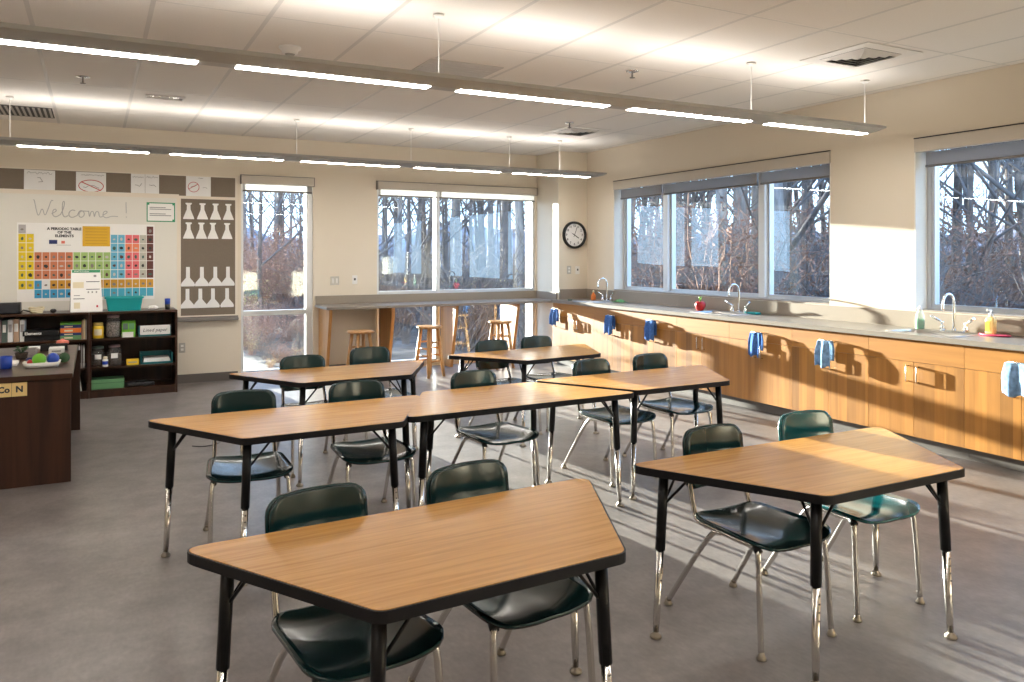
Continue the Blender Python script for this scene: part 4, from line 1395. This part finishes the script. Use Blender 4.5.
for a in ((.55, .60, .44, .48), (.68, .73, .44, .48), (.82, .87, .44, .48), (.75, .84, .82, .87)): patch(*a).build('print_mark', M['ink_grey'], t)
for a in ((.06, .42, .56, .70), (.1, .3, .08, .22)): patch(*a).build('print_block', M['cream'], t)
patch(.84, .9, .10, .15).build('red_mark', M['ink_red'], t)
patch(.1, .6, .945, .975).build('header_text', M['paper_white'], t)
t = thing('storage_bin', 'turquoise plastic tub on the bookcase top', 'bin', (.295, BY0 + .10, BH))
def bring(a, c, z): return [(p, q_ + .11, z) for p, q_ in round_poly([(-a, -c), (a, -c), (a, c), (-a, c)], .03)]
MB().loft([bring(.165, .09, 0), bring(.185, .105, .135), bring(.197, .115, .135), bring(.197, .115, .155), bring(.186, .106, .155), bring(.162, .088, .01)], False).build('tub', M['teal_plastic'], t)
t = thing('crumpled_paper', 'small crumpled white paper on the bookcase top', 'paper', (.585, BY0 + .14, BH))
q = MB(); r = random.Random(9)
rings = []
for i in range(7):
    a = math.pi * (.05 + .9 * i / 6)
    rings.append([((.055 * math.sin(a) + r.uniform(-.006, .006)) * math.cos(2 * math.pi * k / 10), .035 * math.sin(a) * math.sin(2 * math.pi * k / 10) * r.uniform(.8, 1.2), .027 - .026 * math.cos(a) * r.uniform(.9, 1.0)) for k in range(10)])
q.loft(rings, False).build('wad', M['paper_white'], t)
t = thing('marker_cup', 'small blue and black cup on the bookcase top', 'cup', (.735, BY0 + .12, BH))
MB().lathe([(.026, 0), (.028, .06), (.027, .06), (.025, .055)], n=14).build('base_sleeve', M['black_plastic'], t)
MB().lathe([(.028, .06), (.030, .125), (.027, .125), (.024, .065)], n=14).build('cup', M['cobalt'], t)

# ------------------------------------------------------------------ teacher's desk
DX = -.13
t = thing('teacher_desk', 'dark walnut desk with a glass-smooth top in front of the bookcases', 'desk', (DX, 6.15, 0))
MB().box(-1.55, 0, 0, 1.95, .705, .742, ch=.005).build('desktop', M['walnut_h'], t)
MB().box(-1.5, -.012, .015, .045, 0, .705).build('end_panel', M['walnut'], t)
MB().box(-1.5, .018, 1.80, 1.84, 0, .705).build('end_panel', M['walnut'], t)
MB().box(-.75, -.72, .045, 1.80, .25, .705).build('modesty_panel', M['walnut'], t)
tg = thing('name_strip', 'gold card strip with Co and N element squares on the desk panel', 'sign', (-.53, 6.164, .655))
for k, (s, nm) in enumerate((('C', 6), ('o', 8), ('Co', 27), ('N', 7))):
    c = -.178 + .089 * k
    card = MB().box(c - .0435, c + .0435, -.003, 0, -.046, .046).build('card', M['gold_label'], tg)
    if k >= 2:
        text_part('lettering', s, .056, (c, -.0045, .0), M['ink_black'], card, bold=.0022)
DZ = .742
t = thing('blue_cup', 'cobalt blue cup standing on the desk', 'cup', (-.555, 6.62, DZ))
MB().lathe([(.032, 0), (.036, .003), (.040, .088), (.037, .088), (.032, .01)], n=18).build('cup', M['cobalt'], t)
t = thing('white_bowl', 'white shallow tray of coloured balls on the desk', 'bowl', (-.335, 6.62, DZ))
MB().loft([[(s * a, s2 * c, z) for a, c in round_poly([(-.12, -.09), (.12, -.09), (.12, .09), (-.12, .09)], .05)] for s, s2, z in ((.85, .85, 0), (1, 1, .038), (.96, .96, .038), (.82, .82, .008))], True).build('bowl', M['white_plastic'], t)
def toy(label, x, y, z, r_, mt):
    o = MB().ball((0, 0, r_), r_, n=16, m=9).build('toy_ball', M[mt]); o.location = (x, y, z); tag(o, label, 'ball')
toy('lime green ball in the white tray on the desk', -.352, 6.60, DZ + .010, .045, 'lime')
toy('blue ball beside the lime green one in the white tray', -.268, 6.645, DZ + .010, .042, 'cobalt')
toy('small red ball in the white tray on the desk', -.408, 6.635, DZ + .010, .022, 'red')
t = thing('stapler', 'navy stapler behind the white tray on the desk', 'stapler', (-.345, 6.77, DZ))
MB().box(-.10, .10, -.022, .022, 0, .014, ch=.004).build('base', M['navy'], t)
MB().box(-.10, .095, -.018, .018, .02, .052, ch=.01).build('arm', M['navy'], t)
MB().box(-.10, -.07, -.016, .016, .012, .022).build('hinge', M['steel'], t)
toy('dark green ball behind the white tray on the desk', -.20, 6.78, DZ, .038, 'leaf_dark')
t = thing('potted_plant', 'small dark potted plant on the desk', 'plant', (-.50, 7.18, DZ))
MB().lathe([(.032, 0), (.036, .004), (.046, .05), (.042, .05), (.036, .045)], n=14).build('pot', M['soil_dark'], t)
q = MB(); r = random.Random(4)
for k in range(22):
    a, e = r.uniform(0, 6.3), r.uniform(.02, .05)
    p = (e * math.cos(a), e * math.sin(a), .05 + r.uniform(.015, .05))
    q.tube([(0, 0, .045), p], .002, 4)
    q.ball(p, .013, .013, .004, 6, 3)
q.build('foliage', M['leaf_dark'], t)
t = thing('notebook', 'white open notebook on the desk behind the blue cup', 'notebook', (-.66, 6.86, DZ))
MB().box(-.16, .16, -.12, .12, 0, .012).box(-.155, -.003, -.115, .115, .012, .016).box(.003, .155, -.115, .115, .012, .016).build('pages', M['paper_white'], t)
t = thing('desk_tray', 'low grey desk tray behind the plant', 'tray', (-.62, 7.55, DZ))
MB().box(-.20, .20, -.14, .14, 0, .008).box(-.20, .20, -.14, -.132, .008, .035).box(-.20, .20, .132, .14, .008, .035).box(-.20, -.192, -.132, .132, .008, .035).box(.192, .20, -.132, .132, .008, .035).build('tray', M['book_grey'], t)
boxy('tissue_box', 'white low box on the desk by the far corner', 'box', -.275, 7.42, DZ, .11, .16, .045, 'white_plastic', [('print_line', (.2, .8, .35, .6), 'ink_grey')])
t = thing('photo_stand', 'small black stand on the desk behind the white low box', 'stand', (-.30, 7.66, DZ))
MB().box(-.10, .10, 0, .02, 0, .06, ch=.003).box(-.10, .10, .02, .08, 0, .01).build('stand', M['black_plastic'], t)
t = thing('toy_figure', 'salmon pink paper flower on the desk', 'ornament', (-.245, 7.86, DZ))
MB().lathe([(.03, 0), (.034, .006), (.02, .012)], n=12).build('base', M['black_plastic'], t)
q = MB()
for k in range(7):
    a = 2 * math.pi * k / 7
    q.ball((.026 * math.cos(a), .026 * math.sin(a), .05), .026, .018, .02, 8, 4)
q.ball((0, 0, .06), .022, n=8, m=5)
q.tube([(0, 0, .008), (0, 0, .05)], .006, 6)
q.build('petals', M['salmon'], t)
t = thing('desk_paper', 'white loose papers on the far part of the desk', 'paper', (-.40, 7.95, DZ))
MB().box(-.11, .11, -.09, .09, 0, .006).box(-.12, .08, -.07, .10, .006, .010).build('sheets', M['paper'], t)

t = MB().tube(bez([(.70, 6.83, .004), (.75, 6.78, .004), (.82, 6.77, .004), (.90, 6.82, .004), (.93, 6.9, .004)], 2), .004, 6).build('floor_cord', M['black_plastic'])
tag(t, 'short black cord lying on the floor behind the joined tables', 'cord')

# ------------------------------------------------------------------ outdoors
def ground_z(x, y):
    d = max(0, math.hypot(max(0, x - 7), max(0, y - 11)) - 3)
    return -.25 - .012 * min(d, 40) + .25 * math.sin(x * .21 + 1) * math.cos(y * .17) * min(1, d / 10) + max(0, d - 45) * .035


q = MB()
gn = 60
gv, gf = [], []
for i in range(gn + 1):
    for j in range(gn + 1):
        x = -60 + 190 * i / gn; y = -30 + 190 * j / gn
        inside = (-4.5 < x < 7.5 and -4 < y < 11.5)
        gv.append((x, y, -.35 if inside else ground_z(x, y) - .1))
for i in range(gn):
    for j in range(gn):
        gf.append((i * (gn + 1) + j, (i + 1) * (gn + 1) + j, (i + 1) * (gn + 1) + j + 1, i * (gn + 1) + j + 1))
struct(q.add(gv, gf, True).build('ground_outdoors', M['litter']))


def grow(seed, H, r0, spread=.55, levels=4, lean=0.0, first=.25, kids=(9, 5, 4, 3)):
    rg = random.Random(seed)
    trunk, br = MB(), MB()
    def limb(p, d, L_, r_, lev):
        n = 6 if lev == 0 else (4 if lev < 3 else 3)
        pts, rs = [p], [r_]
        cur, dd = Vector(p), Vector(d)
        for k in range(n):
            wob = (.06, .13, .18, .22)[min(lev, 3)]
            dd = (dd + Vector((rg.uniform(-wob, wob), rg.uniform(-wob, wob), rg.uniform(-wob * .5, wob) + (.04 if lev else .02)))).normalized()
            cur = cur + dd * (L_ / n)
            pts.append(cur.copy()); rs.append(max(.004, r_ * (1 - (.8 if lev else .85) * (k + 1) / n)))
        sides = (9, 6, 4, 3)[min(lev, 3)]
        (trunk if lev == 0 else br).tube(pts, rs, sides, cap=False)
        if lev + 1 < levels:
            m_ = kids[lev]
            for k in range(m_):
                s = (first if lev == 0 else .25) + (1 - (first if lev == 0 else .25)) * (k + rg.random()) / m_
                s = min(.98, s)
                i = min(int(s * n), n - 1); f = s * n - i
                bp = pts[i].lerp(pts[i + 1], f) if isinstance(pts[i], Vector) else Vector(pts[i]).lerp(pts[i + 1], f)
                rr = rs[i] + (rs[i + 1] - rs[i]) * f
                ax = (Vector(pts[i + 1]) - Vector(pts[i])).normalized()
                o_ = ax.orthogonal().normalized()
                o_.rotate(Matrix.Rotation(rg.uniform(0, 6.283), 3, ax))
                nd = (ax * (1 - spread) + o_ * spread + Vector((0, 0, .12))).normalized()
                limb(bp, nd, L_ * (.62 if lev == 0 else .58) * (1.1 - .55 * s) * rg.uniform(.75, 1.1), rr * rg.uniform(.42, .62), lev + 1)
    limb(Vector((0, 0, -.2)), Vector((lean, 0, 1)).normalized(), H, r0, 0)
    return trunk, br


specs = [(11, 13, .17, .55, .04, .22, 'bark', 'stout bare tree with dark bark %s', 'stout dark bare trees'),
         (12, 15, .13, .45, -.03, .30, 'bark_pale', 'tall slender bare tree with pale grey bark %s', 'slender pale bare trees'),
         (13, 11, .10, .6, .10, .15, 'bark', 'thin leaning bare tree with low branches %s', 'thin leaning bare trees'),
         (14, 16, .21, .5, .0, .28, 'bark_pale', 'thick pale-trunked bare tree %s', 'thick pale bare trees'),
         (15, 9, .075, .6, -.06, .12, 'bark', 'small bare sapling with a dark twiggy crown %s', 'bare saplings')]
tree_me = []
for sd, H, r0, sp, ln, fi, bk, lab, grp in specs:
    a, c = grow(sd, H, r0, sp, 4, ln, fi, (13, 6, 5, 0) if H > 10 else (11, 6, 4, 0))
    tree_me.append((a.mesh('trunk', M[bk]), c.mesh('branches', M[bk if bk == 'bark_pale' else 'twig']), lab, grp))


def plant_tree(k, x, y, s=1.0, rz=None, where=''):
    a, c, lab, grp = tree_me[k]
    lab, grp = lab % where, grp + ' ' + where
    t = thing('bare_tree', lab, 'tree', (x, y, ground_z(x, y)), rz if rz is not None else rnd.uniform(0, 360), grp)
    t.scale = (s, s, s)
    link('trunk', a, t); link('branches', c, t)


def polar(ang, d):
    a = R(ang)
    return d * math.sin(a), d * math.cos(a)


def in_sun_path(x, y, pad=.9):
    """keeps the low sun's way to the back windows open"""
    d = y - 10.3
    if d < 0: return False
    lo, hi = 1.6 - .145 * d, 5.85 - .145 * d
    return lo - pad < x < hi + pad


WHERE = ['outside the tall narrow window', 'outside the two-pane back window', 'outside the three-pane window over the sinks', 'outside the window behind the soap bottles', 'in the far tree line']
tr_ = random.Random(21)
n_tree = 0
for q_i, (a0, a1, dmin, dmax, cnt) in enumerate(((9, 16, 26, 60, 12), (16.5, 31, 19, 48, 30), (33, 53, 13, 42, 44), (53.5, 66, 12, 40, 24), (5, 70, 46, 75, 46))):
    for i in range(cnt):
        ang = a0 + (a1 - a0) * (i + tr_.uniform(.1, .9)) / cnt
        d = tr_.uniform(dmin, dmax)
        x, y = polar(ang, d)
        if in_sun_path(x, y) or (x < 8.6 and y < 12.5):
            continue
        k = tr_.choice([0, 1, 1, 2, 3, 4, 4, 2])
        plant_tree(k, x, y, tr_.uniform(.8, 1.15), where=WHERE[q_i])
        n_tree += 1

# brush: leafless thickets and leafy red-brown shrubs
def brush(seed, n, h_, rad, mat_t, leafmat=None, nleaf=0):
    rg = random.Random(seed)
    q, lf = MB(), MB()
    for k in range(n):
        a = rg.uniform(0, 6.283); b0 = rg.uniform(0, rad * .5)
        p = Vector((b0 * math.cos(a), b0 * math.sin(a), -.1))
        d = Vector((rg.uniform(-.5, .5), rg.uniform(-.5, .5), 1)).normalized()
        pts = [p]
        L_ = h_ * rg.uniform(.5, 1.1)
        for s in range(4):
            d = (d + Vector((rg.uniform(-.3, .3), rg.uniform(-.3, .3), rg.uniform(-.15, .1)))).normalized()
            pts.append(pts[-1] + d * L_ / 4)
        q.tube(pts, [.016, .012, .009, .006, .003], 3, cap=False)
        for s in range(5):
            i = rg.randint(1, 3); o_ = Vector((rg.uniform(-1, 1), rg.uniform(-1, 1), rg.uniform(0, 1))).normalized()
            e = pts[i].lerp(pts[i + 1], rg.random())
            f_ = e + o_ * L_ * rg.uniform(.12, .32)
            q.tube([e, (e + f_) / 2 + Vector((rg.uniform(-.03, .03),) * 3), f_], [.007, .005, .003], 3, cap=False)
            for u in range(nleaf):
                c = e.lerp(f_, rg.random()) + Vector((rg.uniform(-.08, .08), rg.uniform(-.08, .08), rg.uniform(-.08, .08)))
                u1 = Vector((rg.uniform(-1, 1), rg.uniform(-1, 1), rg.uniform(-1, 1))).normalized() * rg.uniform(.02, .04)
                v1 = u1.orthogonal().normalized() * .02
                lf.add([c - u1, c + v1, c + u1, c - v1], [(0, 1, 2, 3)])
    return q.mesh('twigs', mat_t), (lf.mesh('leaves', leafmat) if leafmat else None)


brushes = [brush(31, 46, 1.9, .9, M['twig']) + ('leafless grey-brown thicket %s', 'grey-brown thickets'),
           brush(32, 46, 2.3, 1.0, M['twig_red'], M['leaf_red'], 4) + ('reddish-brown leafy shrub %s', 'reddish shrubs'),
           brush(33, 36, 1.6, .9, M['twig_red'], M['leaf_gold'], 3) + ('faded golden shrub %s', 'golden shrubs')]
for q_i, (a0, a1, dmin, dmax, cnt, kinds) in enumerate(((8.5, 15.5, 13, 45, 34, (1, 1, 2, 0, 0)), (16.5, 31, 14, 45, 44, (0, 0, 0, 0, 2)), (33, 54, 11, 40, 64, (0, 0, 0, 0, 0, 1)), (53.5, 66, 10, 38, 36, (0, 0, 0, 0, 1)))):
    for i in range(cnt):
        ang = a0 + (a1 - a0) * (i + tr_.random()) / cnt
        d = tr_.uniform(dmin, dmax)
        x, y = polar(ang, d)
        k = tr_.choice(kinds); s = tr_.uniform(.8, 1.5)
        if x < 8.3 and y < 12.3:
            continue
        if in_sun_path(x, y, 1.0 * s):
            s = min(s, (.085 * (y - 10.3) + .1) / 2.3)
            if s < .12: continue
        tw, lv, lab, grp = brushes[k]
        lab, grp = lab % WHERE[q_i], grp + ' ' + WHERE[q_i]
        t = thing('shrub', lab, 'shrub', (x, y, ground_z(x, y)), tr_.uniform(0, 360), grp)
        t.scale = (s, s, s)
        link('twigs', tw, t)
        if lv: tag(link('leaves', lv, t), kind='stuff')

# low dry brush on the open ground in front of the tall narrow window
for i in range(46):
    x, y = polar(7.5 + 8.5 * tr_.random(), tr_.uniform(13.2, 26))
    s = min(tr_.uniform(.18, .42), (.085 * (y - 10.3) + .1) / 2.3)
    k = tr_.choice((0, 0, 1, 2))
    tw, lv, lab, grp = brushes[k]
    kind_ = ('grey-brown', 'reddish', 'golden')[k]
    t = thing('low_brush', 'low %s brush on the open ground outside the tall narrow window' % kind_, 'shrub', (x, y, ground_z(x, y)), tr_.uniform(0, 360), 'low %s brush outside the tall window' % kind_)
    t.scale = (s * 1.5, s * 1.5, s)
    link('twigs', tw, t)
    if lv: tag(link('leaves', lv, t), kind='stuff')

# wooded rise far behind the trees
q = MB()
hv, hf = [], []
n = 90
for i in range(n + 1):
    ang = -25 + 130 * i / n
    for j, (d, z) in enumerate(((78, -2), (84, 1.5), (90, 3.2), (98, 4.4), (110, 4.6))):
        x, y = polar(ang, d)
        bumpy = (math.sin(ang * .31) + .6 * math.sin(ang * .83 + 1) + .35 * math.sin(ang * 2.1)) * .8 if j > 0 else 0
        hv.append((x, y, z + bumpy * j / 4 + (rnd.uniform(-.5, .5) if j > 0 else 0)))
for i in range(n):
    for j in range(4):
        hf.append((i * 5 + j, (i + 1) * 5 + j, (i + 1) * 5 + j + 1, i * 5 + j + 1))
struct(q.add(hv, hf, True).build('wooded_rise', M['hill']))
